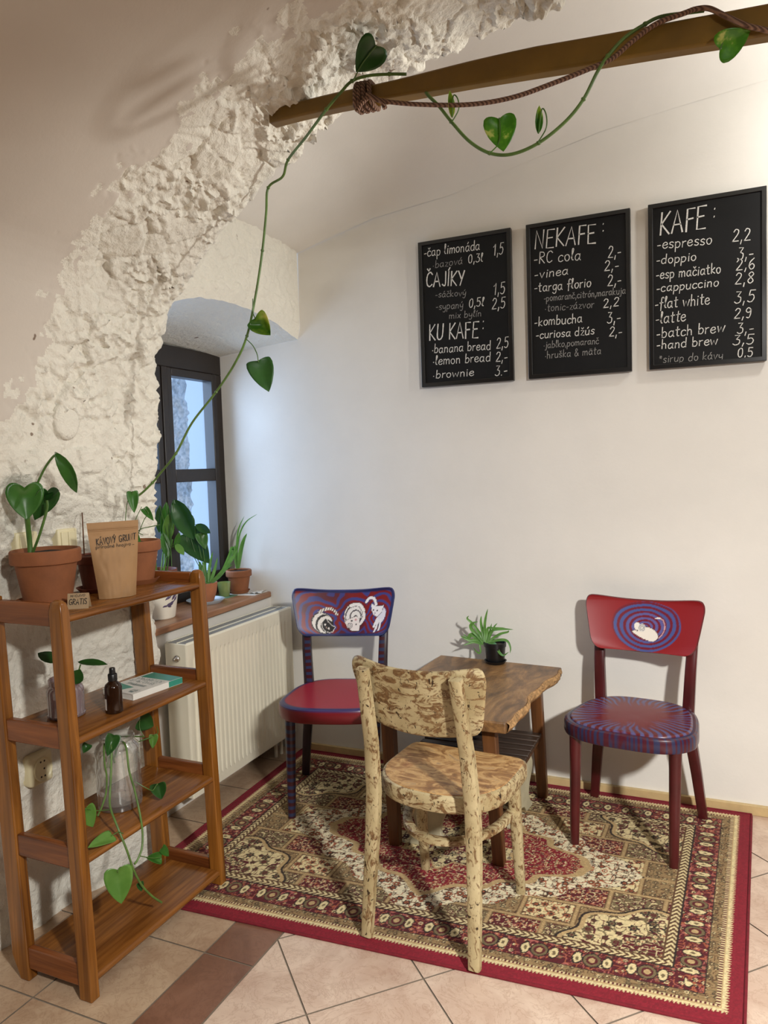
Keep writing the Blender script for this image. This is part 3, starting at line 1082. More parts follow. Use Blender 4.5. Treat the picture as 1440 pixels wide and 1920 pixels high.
def cats_picture(u, v):
    X, Y = 95+u*1185, 625-v*515
    red, blue, dkb = lin((126, 26, 30)), lin((62, 66, 136)), lin((30, 40, 92))
    d1 = np.hypot((X-410)/1.15, Y-480)
    d2 = np.hypot(X-815, (Y-410)/1.05)
    d3 = np.hypot((X-1110)*1.2, Y-420)
    w = 30*vnoise(X/120, Y/90, 3)+24*vnoise(X/300, Y/60, 4)
    base = np.minimum(np.minimum(d1-120, d2-120), d3-150)
    band = np.sin((base+w*1.9)/11.5+0.9*np.sin(X/190)+Y/160)
    t = sstep(band, 0.1, 0.45)[..., None]
    col = red*(1-t)+blue*t
    dk = sstep(vnoise(X/220+5, Y/160, 8), 0.55, 0.8)[..., None]*0.75
    col = col*(1-dk)+(lin((70, 24, 44))*(1-t)+lin((60, 54, 118))*t)*dk
    edge_ = np.minimum(np.minimum(u*1185, (1-u)*1185), np.minimum(v*515, (1-v)*515))
    rim = sstep(22+8*vnoise(X/60, Y/60, 6)-edge_, -6, 6)[..., None]
    col = col*(1-rim)+dkb*rim
    def put(mask, c_):
        col[mask] = lin(c_)
    # coiled black and white striped cat
    el = np.hypot((X-412)/128, (Y-482)/112)
    put(el < 1.10, (30, 24, 28)); put(el < 1.0, (232, 230, 224))
    rr = np.hypot((X-470)/1.0, (Y-520)/0.95)
    put((el < 0.97) & (np.sin(rr/10.5+1.2) > 0.35), (24, 20, 22))
    tail = curve2([(385, 362), (430, 335), (500, 318), (560, 332), (600, 378)])
    td = seg_dist(X, Y, tail)
    put(td < 17, (232, 228, 222)); put((td < 17) & (np.sin((X+0.5*Y)/4.6) > 0.5), (34, 28, 30))
    head = [(405, 480), (462, 428), (482, 468), (530, 512), (572, 528), (532, 578), (482, 588), (432, 572), (408, 528)]
    put(seg_dist(X, Y, head+[head[0]]) < 7, (232, 230, 224))
    put(poly_mask(X, Y, head), (20, 18, 20))
    for ex_, ey_ in ((447, 500), (488, 542)):
        put(np.hypot(X-ex_, Y-ey_) < 12, (236, 232, 226))
    put(seg_dist(X, Y, [(452, 532), (462, 528), (460, 545)]) < 5, (150, 130, 116))
    # white cat curled on its back
    el = np.hypot((X-815)/124, (Y-405)/146)
    put(el < 1.06, (36, 26, 34)); put(el < 1.0, (234, 232, 230))
    rr = np.hypot(X-835, (Y-415)/1.1)
    put((el < 0.92) & (Y < 470) & (np.sin(rr/9.0) > 0.72), (66, 62, 70))
    tl = curve2([(770, 285), (820, 270), (885, 282), (930, 345)])
    put(seg_dist(X, Y, tl) < 25, (44, 30, 38)); put(seg_dist(X, Y, tl) < 19, (238, 236, 234))
    pw_ = curve2([(935, 372), (940, 430), (900, 490)])
    put(seg_dist(X, Y, pw_) < 24, (44, 30, 38)); put(seg_dist(X, Y, pw_) < 18, (238, 236, 234))
    head = [(697, 468), (755, 435), (850, 405), (888, 440), (896, 572), (800, 572), (735, 535)]
    put(seg_dist(X, Y, head+[head[0]]) < 5, (40, 30, 36)); put(poly_mask(X, Y, head), (236, 230, 228))
    for ex_, ey_ in ((787, 458), (846, 498)):
        put(np.hypot(X-ex_, Y-ey_) < 11, (20, 18, 20))
    put(np.hypot(X-838, Y-446) < 13, (206, 150, 158))
    put(np.abs(np.hypot(X-768, Y-512)-30) < 4, (110, 108, 112)); put(np.abs(np.hypot(X-768, Y-514)-14) < 3, (130, 128, 132))
    # white cat walking towards us
    tl = curve2([(955, 248), (990, 208), (1045, 215), (1082, 292)])
    put(seg_dist(X, Y, tl) < 20, (44, 30, 60)); put(seg_dist(X, Y, tl) < 15, (238, 236, 240))
    body = curve2([(1112, 420), (1170, 330), (1205, 355), (1212, 410), (1185, 475), (1120, 475), (1112, 420)], 5)
    legs = [[(1115, 445), (1085, 522)], [(1128, 455), (1112, 574)], [(1160, 455), (1160, 558)]]
    for L_ in legs:
        put(seg_dist(X, Y, L_) < 19, (44, 30, 60))
    put(seg_dist(X, Y, body) < 5, (44, 30, 60)); put(poly_mask(X, Y, body), (224, 224, 236))
    for L_ in legs:
        put(seg_dist(X, Y, L_) < 14, (236, 234, 240))
    head = [(1020, 265), (1065, 297), (1120, 302), (1175, 297), (1160, 372), (1110, 418), (1062, 398), (1030, 342)]
    put(seg_dist(X, Y, head+[head[0]]) < 5, (44, 30, 60)); put(poly_mask(X, Y, head), (238, 236, 240))
    for ex_, ey_ in ((1053, 343), (1103, 350)):
        put(np.hypot((X-ex_), (Y-ey_)/1.2) < 9, (24, 20, 26))
    put(seg_dist(X, Y, [(1070, 372), (1080, 380), (1074, 388)]) < 4, (90, 76, 90))
    return col

def mouse_picture(u, v):
    X, Y = u*1200, (1-v)*490+42
    red, blue = lin((140, 22, 28)), lin((72, 84, 142))
    col = np.broadcast_to(red, X.shape+(3,)).copy()
    ang = np.arctan2((Y-300)/0.62, X-625)
    rad = np.hypot((X-625), (Y-300)/0.66)+10*vnoise(X/110, Y/110, 2)+12*np.sin(ang)
    ins = sstep(376-rad, -4, 4)
    br = np.sin((rad**0.88*2.05+ang*9.6)/9.6)
    t = (ins*sstep(br, -0.25, 0.05))[..., None]
    mar = lin((112, 22, 42))
    base = col*(1-ins[..., None])+mar*ins[..., None]
    pur = lin((96, 92, 150))
    inner = sstep(250-rad, 0, 60)[..., None]
    col = base*(1-t)+(blue*(1-inner)+pur*inner)*t
    def put(mask, c_):
        col[mask] = lin(c_)
    tl = curve2([(735, 415), (800, 360), (826, 290), (800, 222), (752, 200), (722, 206)])
    td = seg_dist(X, Y, tl)
    put(td < 8, (96, 22, 40)); put(td < 5.5, (206, 160, 164))
    put(seg_dist(X, Y, tl[-12:]) < 7, (232, 226, 222))
    el = np.hypot(((X-660)*0.94+(Y-360)*0.25)/100, ((Y-360)-(X-660)*0.30)/64)
    head = [(462, 342), (520, 330), (590, 305), (650, 310), (650, 420), (600, 410), (505, 372)]
    body = (el < 1) | poly_mask(X, Y, head)
    bd = np.minimum(np.abs(el-1)*70, seg_dist(X, Y, head+[head[0]]))
    put((bd < 5) & ~body, (70, 24, 44)); put(body, (236, 228, 214))
    put(np.hypot((X-528)/34, (Y-292)/38) < 1.0, (238, 232, 220))
    e2 = np.hypot((X-578)/40, (Y-305)/40)
    put(e2 < 1.0, (222, 218, 210)); put(np.abs(e2-0.72) < 0.08, (150, 148, 148)); put(np.abs(e2-0.4) < 0.08, (160, 158, 156))
    put(np.hypot(X-530, Y-335) < 8, (24, 20, 24))
    put(np.hypot(X-464, Y-343) < 6, (80, 50, 60))
    return col

def chair(label, loc, rz, style):
    t = thing('bentwood_chair', label, 'chair', loc, rz, 'old bentwood café chairs')
    foot, seat_x, top = (0.215, 0.168, 0.188)
    if style == 'cream':
        foot, seat_x, top = (0.176, 0.164, 0.148)
    legm = {'cats': M['striped'], 'mouse': M['maroon'], 'cream': M['distress']}[style]
    rearm = {'cats': M['navy'], 'mouse': M['maroon'], 'cream': M['distress']}[style]
    # seat
    ol = seat_outline('dee' if style == 'cream' else 'round', 480 if style == 'mouse' else 120)
    if style == 'cream':
        m, topring = seat_solid(ol, SEAT-0.055, SEAT, 0.010)
        obj('seat_apron', m, M['distress_back'], t, False)
        n_ = len(ol)
        m = MB()
        tr_ = np.array(topring)
        c_ = tr_.mean(0)
        rr = [[tuple(p) for p in tr_]]
        rr.append([tuple(c_+(p-c_)*0.99+np.array((0, 0, 0.003))) for p in tr_])
        m.loft(rr, True, False)
        m.add(rr[1], [tuple(range(n_))])
        obj('seat', m, M['seatwood'], t, False, angle=60)
    else:
        m, topring = seat_solid(ol, SEAT-0.062, SEAT-(0.006 if style == 'mouse' else 0), 0.012)
        m.add(topring, [tuple(range(len(topring)))])
        ap = obj('seat_apron', m, M['paint_gloss'], t, False)
        cs = []
        for vtx in ap.data.vertices:
            a = math.atan2(vtx.co.y, vtx.co.x)
            if style == 'mouse':
                s_ = math.sin(a*74+3*math.sin(a*9)+vtx.co.z*9)+0.6*math.sin(a*23+1)
                c_ = lin((44, 46, 78)) if s_ > 0.1 else lin((74, 24, 38))
            else:
                zz = (vtx.co.z-(SEAT-0.062))/0.062
                c_ = lin((58, 46, 96)) if (zz > 0.9 or zz < 0.03) else lin((118, 28, 36))
            cs.append(c_)
        paint(ap, np.array(cs))
        # painted seat top, a fan of rings
        o2 = np.array(topring)[:, :2]
        zt = topring[0][2]
        k_ = 1 if style == 'mouse' else 4            # finer outline
        fine = np.array([o2[i // k_]*(1-(i % k_)/k_)+o2[(i // k_+1) % len(o2)]*((i % k_)/k_) for i in range(len(o2)*k_)])
        c_ = fine.mean(0)
        ins = 0.955 if style == 'mouse' else 1.0
        rads = np.linspace(0.02, ins, 46)
        rings = []
        for r_ in rads:
            zz = zt+(0.007 if style == 'mouse' else 0.0012)*(1 if r_ < 0.985*ins else 0.35)-0.004*(1-r_)**0.5*(style == 'mouse')
            rings.append([(c_[0]+(p[0]-c_[0])*r_, c_[1]+(p[1]-c_[1])*r_, zz) for p in fine])
        m = MB()
        if style == 'mouse':
            rings.append([(p[0]*1.003, p[1]*1.003, zt-0.001) for p in rings[-1]])
        m.loft(rings, True, False)
        m.add(rings[0], [tuple(range(len(fine)))])
        so = obj('seat', m, M['paint_gloss'], t, False, angle=60)
        V_ = np.array(m.v)
        dx, dy = V_[:, 0]-c_[0], V_[:, 1]-c_[1]
        a = np.arctan2(dy, dx)
        r_ = np.hypot(dx/0.232, dy/0.222)
        if style == 'mouse':
            wob = 1.2*vnoise(a*2.4+20, r_*4, 3)+0.5*np.sin(r_*9+a*3)
            st = np.sin(a*46+wob*3.4)
            rin = 0.34+0.34*vnoise(a*9+40, r_*0+1, 5)
            tt = (sstep(st, -0.1, 0.3)*sstep(r_, rin, rin+0.18))[:, None]
            base = lin((112, 34, 38))*(1-sstep(r_, 0.5, 1.0)[:, None]*0.35)
            col = base*(1-tt)+lin((84, 80, 122))*tt
        else:
            rf = np.concatenate([np.repeat(rads, len(fine)), np.full(len(fine), rads[0])])
            tt = sstep(rf, 0.93, 0.955)[:, None]
            col = lin((158, 36, 50))*(1-tt)+lin((46, 44, 92))*tt
        paint(so, col)
    # rear posts run from the foot past the seat to the back rest
    ztop = 0.845 if style == 'cream' else 0.80
    for sgn in (-1, 1):
        m = MB()
        pts, wd = [], []
        for z in np.linspace(0.004, ztop, 22):
            pts.append((sgn*post_x(z, foot, seat_x, top), post_y(z)+0.006, z))
            b = float(np.interp(z, [0, 0.4, ztop], [0.85, 1.1, 0.92]))
            wd.append((0.040*b, 0.030*b))
        m.sweep(pts, None, (1, 0, 0), wd)
        if style == 'cats':
            obj('rear_leg', m, [M['striped'] if False else M['navy']], t, False, angle=50)
        else:
            obj('rear_leg', m, rearm, t, False, angle=50)
    if style == 'cats':      # striped fronts of the posts
        for sgn in (-1, 1):
            m = MB()
            pts = [(sgn*post_x(z, foot, seat_x, top)+(0.006 if sgn < 0 else -0.006), post_y(z)+0.006-0.0165, z) for z in np.linspace(0.455, 0.70, 10)]
            m.sweep(pts, (0.026, 0.003), (1, 0, 0))
            obj('post_stripe', m, M['striped'], t, False, angle=50, label='blue and red striped post front')
    for sgn in (-1, 1):
        m = MB()
        xb, yb = 0.176, -0.205
        xt, yt = (0.178, -0.165) if style != 'cream' else (0.172, -0.160)
        if style == 'cream':
            pts = [(sgn*(xt*(1-t_)+xb*t_), yt*(1-t_)+yb*t_, 0.41*(1-t_)) for t_ in np.linspace(0, 1, 8)]
            wd = [(0.040-0.013*t_, 0.036-0.011*t_) for t_ in np.linspace(0, 1, 8)]
            m.sweep(pts, None, (1, 0, 0), wd)
        else:
            pts = [(sgn*(xt*(1-t_)+xb*t_), yt*(1-t_)+yb*t_, 0.41*(1-t_)) for t_ in np.linspace(0, 1, 8)]
            m.tube(pts, [0.0225-0.0065*t_ for t_ in np.linspace(0, 1, 8)], 16)
        obj('front_leg', m, legm, t, False, angle=50)
    if style == 'cream':
        m = MB()
        pts = []
        for a in np.linspace(-0.02, PI+0.02, 40):
            pts.append((0.163*math.cos(a)**1 if True else 0, -0.170+0.275*math.sin(a)**0.8 if math.sin(a) > 0 else -0.170, 0.292))
        m.sweep(pts, (0.022, 0.030), lambda i: (0, 0, 1))
        m2 = MB()
        m2.v, m2.f = m.v, m.f
        obj('hoop_stretcher', m, M['distress_back'], t, False, angle=50)
    F, UV = back_grid(dip=0.024)
    if style == 'cream':
        F[:, :, 0] *= 0.94
        F[:, :, 2] -= 0.013
    if style == 'cats':
        F[:, :, 0] *= 1.035
        F[:, :, 2] += 0.012
    m = closed_panel(F, 0.014)
    bm_ = M['distress_back'] if style == 'cream' else M['paint_soft']
    bo = obj('backrest', m, bm_, t, False, angle=60)
    if style != 'cream':
        pic = (cats_picture if style == 'cats' else mouse_picture)(UV[:, :, 0], UV[:, :, 1])
        nF = F.shape[0]*F.shape[1]
        cols = np.zeros((len(m.v), 3))
        edgec = lin((40, 46, 100)) if style == 'cats' else lin((96, 20, 28))
        cols[:] = edgec
        cols[:nF] = pic.reshape(-1, 3)
        paint(bo, cols)
    return t

RUGZ = 0.0115
chair('dark red and blue chair whose backrest shows three painted cats, beside the radiator', (0.422, -0.442, RUGZ), math.radians(17), 'cats')
chair('maroon chair with a white mouse painted in blue swirls, right of the table', (1.632, -0.317, RUGZ), math.radians(-7.3), 'mouse')
chair('distressed cream wooden chair seen from behind, in front of the table', (1.127, -1.075, RUGZ), math.radians(175.5), 'cream')

# ================================================================== TABLE
zt = 0.565
tb = thing('side_table', 'low live-edge wooden table with slatted shelf standing between the chairs', 'table', (1.02, -0.43, RUGZ))
ol = [(0.772, -0.830), (1.262, -0.826)]
for t_ in np.linspace(0, 1, 16)[1:-1]:
    ol.append((1.262+0.050*t_+0.010*math.sin(t_*9)+0.006*math.sin(t_*23+1), -0.826+0.735*t_))
ol += [(1.318, -0.086), (0.752, -0.040), (0.738, -0.33)]
m = MB()
m.prism(ol, zt-0.040, zt)
obj('tabletop', m, M['tabletop'], tb, bevel=0.005)
# rough live edge along the right side
G = np.zeros((80, 12, 3))
for i in range(80):
    t_ = i/79
    for j in range(12):
        a = j/11
        n1 = noise.noise(Vector((t_*24, a*3, 1)))
        n2 = noise.noise(Vector((t_*60, a*6, 2)))
        xx = 1.264+0.050*t_+0.010*math.sin(t_*9)+0.006*math.sin(t_*23+1)
        bul = math.sin(a*PI)**0.6 if 0 < a < 1 else 0
        G[i, j] = (xx-0.003+bul*(0.014+0.009*n1+0.005*n2)-(1-a)*0.012, -0.824+0.733*t_, zt-0.040+0.0400*a)
m = MB()
m.grid(G)
obj('live_edge', m, M['bark'], tb, angle=50)
for (ax_, ay_), (bx_, by_) in (((1.185, -0.755), (1.205, -0.735)), ((0.790, -0.745), (0.800, -0.735)), ((1.222, -0.170), (1.240, -0.150)), ((0.800, -0.150), (0.790, -0.140))):
    m = MB()
    m.bar((ax_, ay_, zt-0.04), (bx_, by_, RUGZ), 0.050, 0.042, 0.042, 0.036, (1, 0, 0))
    obj('leg', m, M['tableleg'], tb, bevel=0.003)
for x_ in (0.80, 1.222):
    m = MB()
    m.box((x_-0.012, -0.72, 0.255), (x_+0.012, -0.165, 0.285))
    obj('shelf_rail', m, M['tableleg'], tb, bevel=0.003)
m = MB()
for j in range(6):
    y_ = -0.195-0.055*j
    m.box((0.79, y_-0.019, 0.285), (1.246, y_+0.019, 0.301))
obj('slatted_shelf', m, M['slat'], tb, bevel=0.004, label='dark slatted shelf')

# small carved bench pushed under the table
bn = thing('small_bench', 'small pale bench with curved cut-out ends tucked beneath the table', 'bench', (1.03, -0.45, RUGZ))
def end_outline(w):
    h = []
    for z, q in ((0, .5), (0.012, .5), (0.035, .40), (0.07, .34), (0.11, .40), (0.15, .52), (0.185, .56), (0.215, .50), (0.24, .62)):
        h.append((w*q, z))
    pts = [(a, b) for a, b in h]
    right = smooth_path([(a, b, 0) for a, b in pts], 4)
    R_ = [(p[0], p[1]) for p in right]
    foot = [(-w*0.22, 0.0), (-w*0.12, 0.028), (0, 0.036), (w*0.12, 0.028), (w*0.22, 0.0)]
    return foot+R_+[(-a, b) for a, b in R_[::-1]]
for x0_, y0_, rot in ((0.925, -0.705, 0.0), (1.19, -0.36, 1.45)):
    m = MB()
    c_, s_ = math.cos(rot), math.sin(rot)
    o_ = end_outline(0.150 if rot == 0 else 0.24)
    m.prism(o_, -0.011, 0.011, lambda a, b, d: (x0_+a*c_-d*s_, y0_+a*s_+d*c_, RUGZ+b))
    obj('end_board', m, M['pale_paint'], bn, bevel=0.003, angle=50)
m = MB()
m.box((0.85, -0.72, RUGZ+0.225), (1.21, -0.22, RUGZ+0.243))
obj('bench_top', m, M['pale_paint'], bn, bevel=0.004)

# ================================================================== SHELF UNIT
TIERS = [0.065, 0.400, 0.735, 1.075]
sh = thing('shelf_unit', 'brown four-tier wooden shelf unit standing against the rough wall', 'shelf', (0.19, -1.49, 0))
def fx(z):
    return 0.342-0.030*z/1.1
def bx(z):
    return 0.040-0.046*z/1.1
for y0_, y1_ in ((-1.800, -1.768), (-1.212, -1.180)):
    m = MB()
    pr = []
    zf = RUGZ if y0_ > -1.5 else 0.0
    for z in (zf, 1.085, 1.110, 1.118):
        k_ = 0.012 if z > 1.115 else (0.004 if z > 1.10 else 0)
        pr.append([(fx(z)-0.046+k_, y0_+k_, z), (fx(z)-k_, y0_+k_, z), (fx(z)-k_, y1_-k_, z), (fx(z)-0.046+k_, y1_-k_, z)])
    m.loft(pr, True, True)
    obj('front_post', m, M['postwood'], sh, bevel=0.005, seg=3)
    m = MB()
    pr = []
    for z in (zf, 0.07, 1.085, 1.118):
        w_ = 0.034 if z == zf else 0.062
        pr.append([(bx(z)+0.062-w_, y0_, z), (bx(z)+0.062, y0_, z), (bx(z)+0.062, y1_, z), (bx(z)+0.062-w_, y1_, z)])
    m.loft(pr, True, True)
    obj('back_post', m, M['postwood'], sh, bevel=0.004)
for z in TIERS:
    m = MB()
    xf_, xb_ = fx(z)-0.002, bx(z)+0.012
    prof_ = [(xb_, z-0.022), (xf_-0.010, z-0.022), (xf_-0.003, z-0.019), (xf_, z-0.011), (xf_-0.003, z-0.003), (xf_-0.010, z), (xb_, z)]
    m.prism(prof_, -1.7675, -1.2125, lambda a, b, y_: (a, y_, b))
    obj('shelf_board', m, M['shelfwood'], sh, angle=50)
    for ya, yb in ((-1.795, -1.773), (-1.207, -1.185)):
        m = MB()
        m.box((bx(z)+0.060, ya, z-0.030), (fx(z)-0.044, yb, z+0.034))
        obj('end_rail', m, M['railwood'], sh, bevel=0.004)

# ================================================================== RADIATOR
rd = thing('radiator', 'cream panel radiator with ribbed front hanging below the window sill', 'radiator', (-0.115, -0.44, 0.10))
ya, yb, za, zb = -0.855, -0.030, 0.10, 0.752
FX = -0.052
nr = 24
yy = []
xx = []
pit = (yb-ya-0.085)/nr
yy += [ya, ya+0.004, ya+0.030, ya+0.036]
xx += [FX-0.006, FX, FX, FX-0.004]
for i in range(nr):
    a = ya+0.042+i*pit
    for q, d in ((0.0, -0.006), (0.10, -0.0055), (0.26, 0.0), (0.50, 0.001), (0.84, 0.0), (0.94, -0.0055)):
        yy.append(a+q*pit)
        xx.append(FX+d)
yy += [yb-0.036, yb-0.030, yb-0.004, yb]
xx += [FX-0.004, FX, FX, FX-0.006]
zz = [za, za+0.004, za+0.040, za+0.062, zb-0.075, zb-0.058, zb-0.006, zb]
G = np.zeros((len(yy), len(zz), 3))
for i in range(len(yy)):
    for j, z in enumerate(zz):
        fl_ = FX if j in (1, 2, 5, 6) else (FX-0.006 if j in (0, 7) else xx[i])
        G[i, j] = (min(fl_, xx[i]) if i in (0, len(yy)-1) else fl_, yy[i], z)
m = MB()
m.grid(G)
obj('front_panel', m, M['enamel'], rd, angle=25)
m = MB()
m.box((-0.165, ya+0.003, za+0.002), (-0.155, yb-0.003, zb-0.004))
m.box((-0.066, ya+0.003, za+0.002), (FX-0.0065, yb-0.003, zb-0.012))
obj('back_panel', m, M['enamel'], rd, smooth=False)
for y_ in (ya, yb-0.010):
    m = MB()
    m.box((-0.165, y_, za+0.002), (FX-0.006, y_+0.010, zb-0.002))
    obj('side_panel', m, M['enamel'], rd, bevel=0.003)
m = MB()
for x_ in (-0.165, -0.112, -0.064):
    m.box((x_, ya+0.010, zb-0.010), (x_+0.006, yb-0.010, zb+0.001))
obj('top_frame', m, M['enamel'], rd, smooth=False)
m = MB()
n_ = 60
for i in range(n_):
    y_ = ya+0.012+i*(yb-ya-0.024)/n_
    m.box((-0.160, y_, zb-0.007), (-0.062, y_+0.008, zb-0.002))
m.box((-0.160, ya+0.011, zb-0.012), (-0.062, yb-0.011, zb-0.008))
obj('top_grille', m, M['grille'], rd, smooth=False)
m = MB()
pr_ = [(0.0, 0), (0.012, 0), (0.014, 0.004), (0.014, 0.012), (0.010, 0.016), (0.008, 0.026), (0.006, 0.028), (0, 0.028)]
vv = MB()
vv.lathe([(max(r, 0.0005), z) for r, z in pr_], (0, 0, 0), 20)
m.add([(-0.100+p[0], ya-p[2]+0.001, 0.690+p[1]) for p in vv.v], [q[::-1] for q in vv.f])
obj('bleed_valve', m, M['chrome'], rd)
m = MB()
m.tube([(-0.11, yb-0.06, za+0.01), (-0.11, yb-0.06, 0.05), (-0.11, yb-0.06, 0.0)], 0.009, 10)
obj('pipe', m, M['enamel'], rd)
m = MB()
m.tube([(-0.11, yb-0.11, za+0.01), (-0.11, yb-0.11, 0.05), (-0.11, yb-0.11, 0.0)], 0.009, 10)
obj('pipe', m, M['enamel'], rd)
m = MB()
m.box((-0.20, ya+0.14, 0.16), (-0.160, ya+0.17, 0.70))
obj('wall_bracket', m, M['enamel'], rd, smooth=False)
m = MB()
m.box((-0.20, yb-0.17, 0.16), (-0.160, yb-0.14, 0.70))
obj('wall_bracket', m, M['enamel'], rd, smooth=False)

# ================================================================== HAND LETTERING (single-stroke letters)
GL = {}
def _g(ch, w, d):
    GL[ch] = (w, [([tuple(float(q) for q in p.split(',')) for p in s[1:].split()], s[0] == 'S') for s in d.split('|')])
for ch, w, d in (
 ('a', .60, 'S.46,.44 .32,.55 .12,.48 .04,.25 .12,.04 .3,.02 .46,.28|L.47,.55 .46,.1 .56,.0'), ('b', .56, 'L.06,1 .06,0|S.06,.36 .24,.55 .44,.46 .48,.25 .38,.04 .2,0 .06,.1'),
 ('c', .50, 'S.46,.46 .3,.55 .1,.46 .04,.25 .12,.05 .3,0 .48,.1'), ('d', .58, 'L.48,1 .48,0|S.48,.42 .3,.55 .1,.46 .04,.25 .12,.04 .3,.0 .48,.16'),
 ('e', .52, 'S.06,.28 .3,.3 .46,.36 .4,.52 .24,.55 .08,.42 .04,.2 .16,.02 .34,0 .5,.12'), ('f', .40, 'S.42,.9 .32,1 .2,.9 .18,.5 .18,-.2|L.02,.5 .38,.52'),
 ('g', .56, 'S.46,.44 .3,.55 .1,.46 .05,.26 .15,.06 .32,.06 .46,.3|S.47,.55 .47,.1 .42,-.28 .24,-.36 .06,-.24'), ('h', .54, 'L.06,1 .06,0|S.06,.34 .22,.54 .4,.46 .43,.2 .44,0'),
 ('i', .22, 'L.1,.55 .1,0|L.1,.74 .13,.79'), ('j', .28, 'S.18,.55 .18,-.1 .1,-.34 -.06,-.3|L.18,.74 .21,.79'), ('k', .52, 'L.06,1 .06,0|L.42,.55 .07,.24 .46,0'),
 ('l', .26, 'S.02,.2 .18,.75 .2,.98 .1,1 .08,.7 .09,.1 .22,.02'), ('m', .82, 'L.06,.55 .06,0|S.06,.36 .2,.54 .34,.46 .37,0|S.37,.34 .52,.54 .68,.46 .72,0'),
 ('n', .54, 'L.06,.55 .06,0|S.06,.34 .22,.54 .4,.46 .44,0'), ('o', .54, 'S.26,.55 .08,.45 .05,.22 .18,.01 .36,.02 .48,.24 .42,.48 .26,.55'), ('p', .56, 'L.06,.55 .06,-.38|S.06,.4 .24,.55 .44,.46 .48,.26 .38,.05 .2,.0 .06,.12'),
 ('r', .40, 'L.06,.55 .06,0|S.06,.32 .18,.5 .36,.54'), ('s', .46, 'S.42,.48 .28,.56 .1,.48 .12,.34 .34,.24 .4,.1 .26,0 .05,.06'), ('t', .42, 'S.18,.9 .17,.3 .2,.04 .36,.04|L.02,.6 .38,.64'),
 ('u', .56, 'S.06,.55 .06,.16 .18,.0 .36,.06 .46,.26|L.47,.55 .47,0'), ('v', .50, 'L.04,.55 .23,0 .46,.55'), ('w', .74, 'L.04,.55 .18,0 .36,.46 .54,0 .7,.55'), ('x', .46, 'L.04,.55 .42,0|L.42,.55 .04,0'),
 ('y', .52, 'S.05,.55 .08,.22 .24,.14 .44,.28|S.47,.55 .44,-.1 .3,-.36 .08,-.28'), ('z', .46, 'L.06,.55 .42,.55 .05,.02 .44,0'),
 ('A', .70, 'L.02,0 .32,1 .64,0|L.14,.36 .54,.36'), ('B', .6, 'L.06,0 .06,1|S.06,1 .44,.9 .4,.6 .06,.52|S.06,.52 .52,.42 .5,.1 .06,0'), ('C', .62, 'S.56,.84 .36,1 .12,.85 .05,.48 .14,.12 .36,0 .58,.14'),
 ('E', .56, 'L.52,1 .06,1 .06,0 .54,0|L.06,.54 .42,.56'), ('F', .52, 'L.5,1 .08,1 .06,0|L.08,.54 .42,.56'), ('G', .66, 'S.56,.84 .36,1 .12,.85 .05,.48 .14,.12 .36,0 .56,.12 .58,.42|L.38,.44 .6,.44'),
 ('H', .64, 'L.06,0 .06,1|L.56,0 .56,1|L.06,.5 .56,.5'), ('I', .2, 'L.1,0 .1,1'), ('J', .42, 'S.34,1 .34,.2 .24,0 .04,.1'), ('K', .60, 'L.06,1 .06,0|L.54,1 .08,.48 .56,0'), ('L', .5, 'L.06,1 .06,0 .48,0'),
 ('M', .8, 'L.06,0 .08,1 .4,.3 .7,1 .74,0'), ('N', .68, 'L.06,0 .08,1 .56,0 .58,1'), ('O', .7, 'S.34,1 .1,.85 .05,.45 .18,.04 .44,.02 .62,.35 .58,.8 .34,1'), ('P', .56, 'L.06,0 .06,1|S.06,1 .44,.94 .46,.6 .06,.48'),
 ('R', .6, 'L.06,0 .06,1|S.06,1 .42,.94 .46,.64 .08,.5|L.1,.5 .54,0'), ('S', .54, 'S.5,.86 .3,1 .08,.86 .14,.6 .42,.42 .48,.14 .26,0 .04,.12'), ('T', .6, 'L.02,1 .58,1|L.3,1 .3,0'),
 ('U', .62, 'S.06,1 .06,.25 .2,.02 .42,.06 .54,.3 .55,1'), ('V', .62, 'L.04,1 .3,0 .58,1'), ('X', .6, 'L.04,1 .56,0|L.56,1 .04,0'), ('Y', .6, 'L.04,1 .3,.45|L.58,1 .18,0'), ('Z', .6, 'L.06,1 .54,1 .04,0 .56,0'),
 ('0', .50, 'S.24,1 .06,.75 .06,.25 .2,0 .38,.1 .44,.5 .38,.9 .24,1'), ('1', .36, 'L.04,.74 .26,1 .24,0'), ('2', .54, 'S.06,.8 .2,1 .42,.9 .4,.6 .04,.02|L.04,.02 .5,.02'), ('3', .5, 'L.1,.98 .42,.98 .22,.58|S.22,.58 .44,.46 .42,.1 .2,0 .04,.12'),
 ('5', .52, 'L.48,1 .14,1 .1,.56|S.1,.56 .34,.62 .46,.36 .36,.06 .18,0 .04,.1'), ('6', .5, 'S.4,1 .14,.7 .06,.3 .2,.0 .4,.1 .42,.36 .26,.5 .08,.34'), ('8', .5, 'S.24,.54 .06,.78 .24,1 .42,.8 .24,.54 .05,.24 .24,0 .44,.22 .24,.54'),
 ('9', .5, 'S.42,.84 .24,1 .06,.8 .14,.56 .36,.58 .44,.84 .42,.3 .3,0 .12,.06'), (',', .2, 'L.12,.12 .06,-.22'), ('.', .2, 'L.08,0 .1,.05'), ('-', .40, 'L.06,.32 .34,.34'), ('·', .26, 'L.1,.26 .15,.29'),
 (':', .3, 'L.12,.16 .16,.24|L.12,.72 .16,.8'), ('*', .4, 'L.04,.62 .34,.7|L.1,.82 .28,.5|L.26,.84 .14,.52'), ('&', .66, 'S.6,.05 .3,.5 .16,.8 .28,1 .42,.82 .12,.4 .08,.12 .28,0 .56,.4'),
 ('?', .5, 'S.06,.8 .24,1 .44,.8 .26,.5 .24,.28|L.24,.02 .25,.06')):
    _g(ch, w, d)
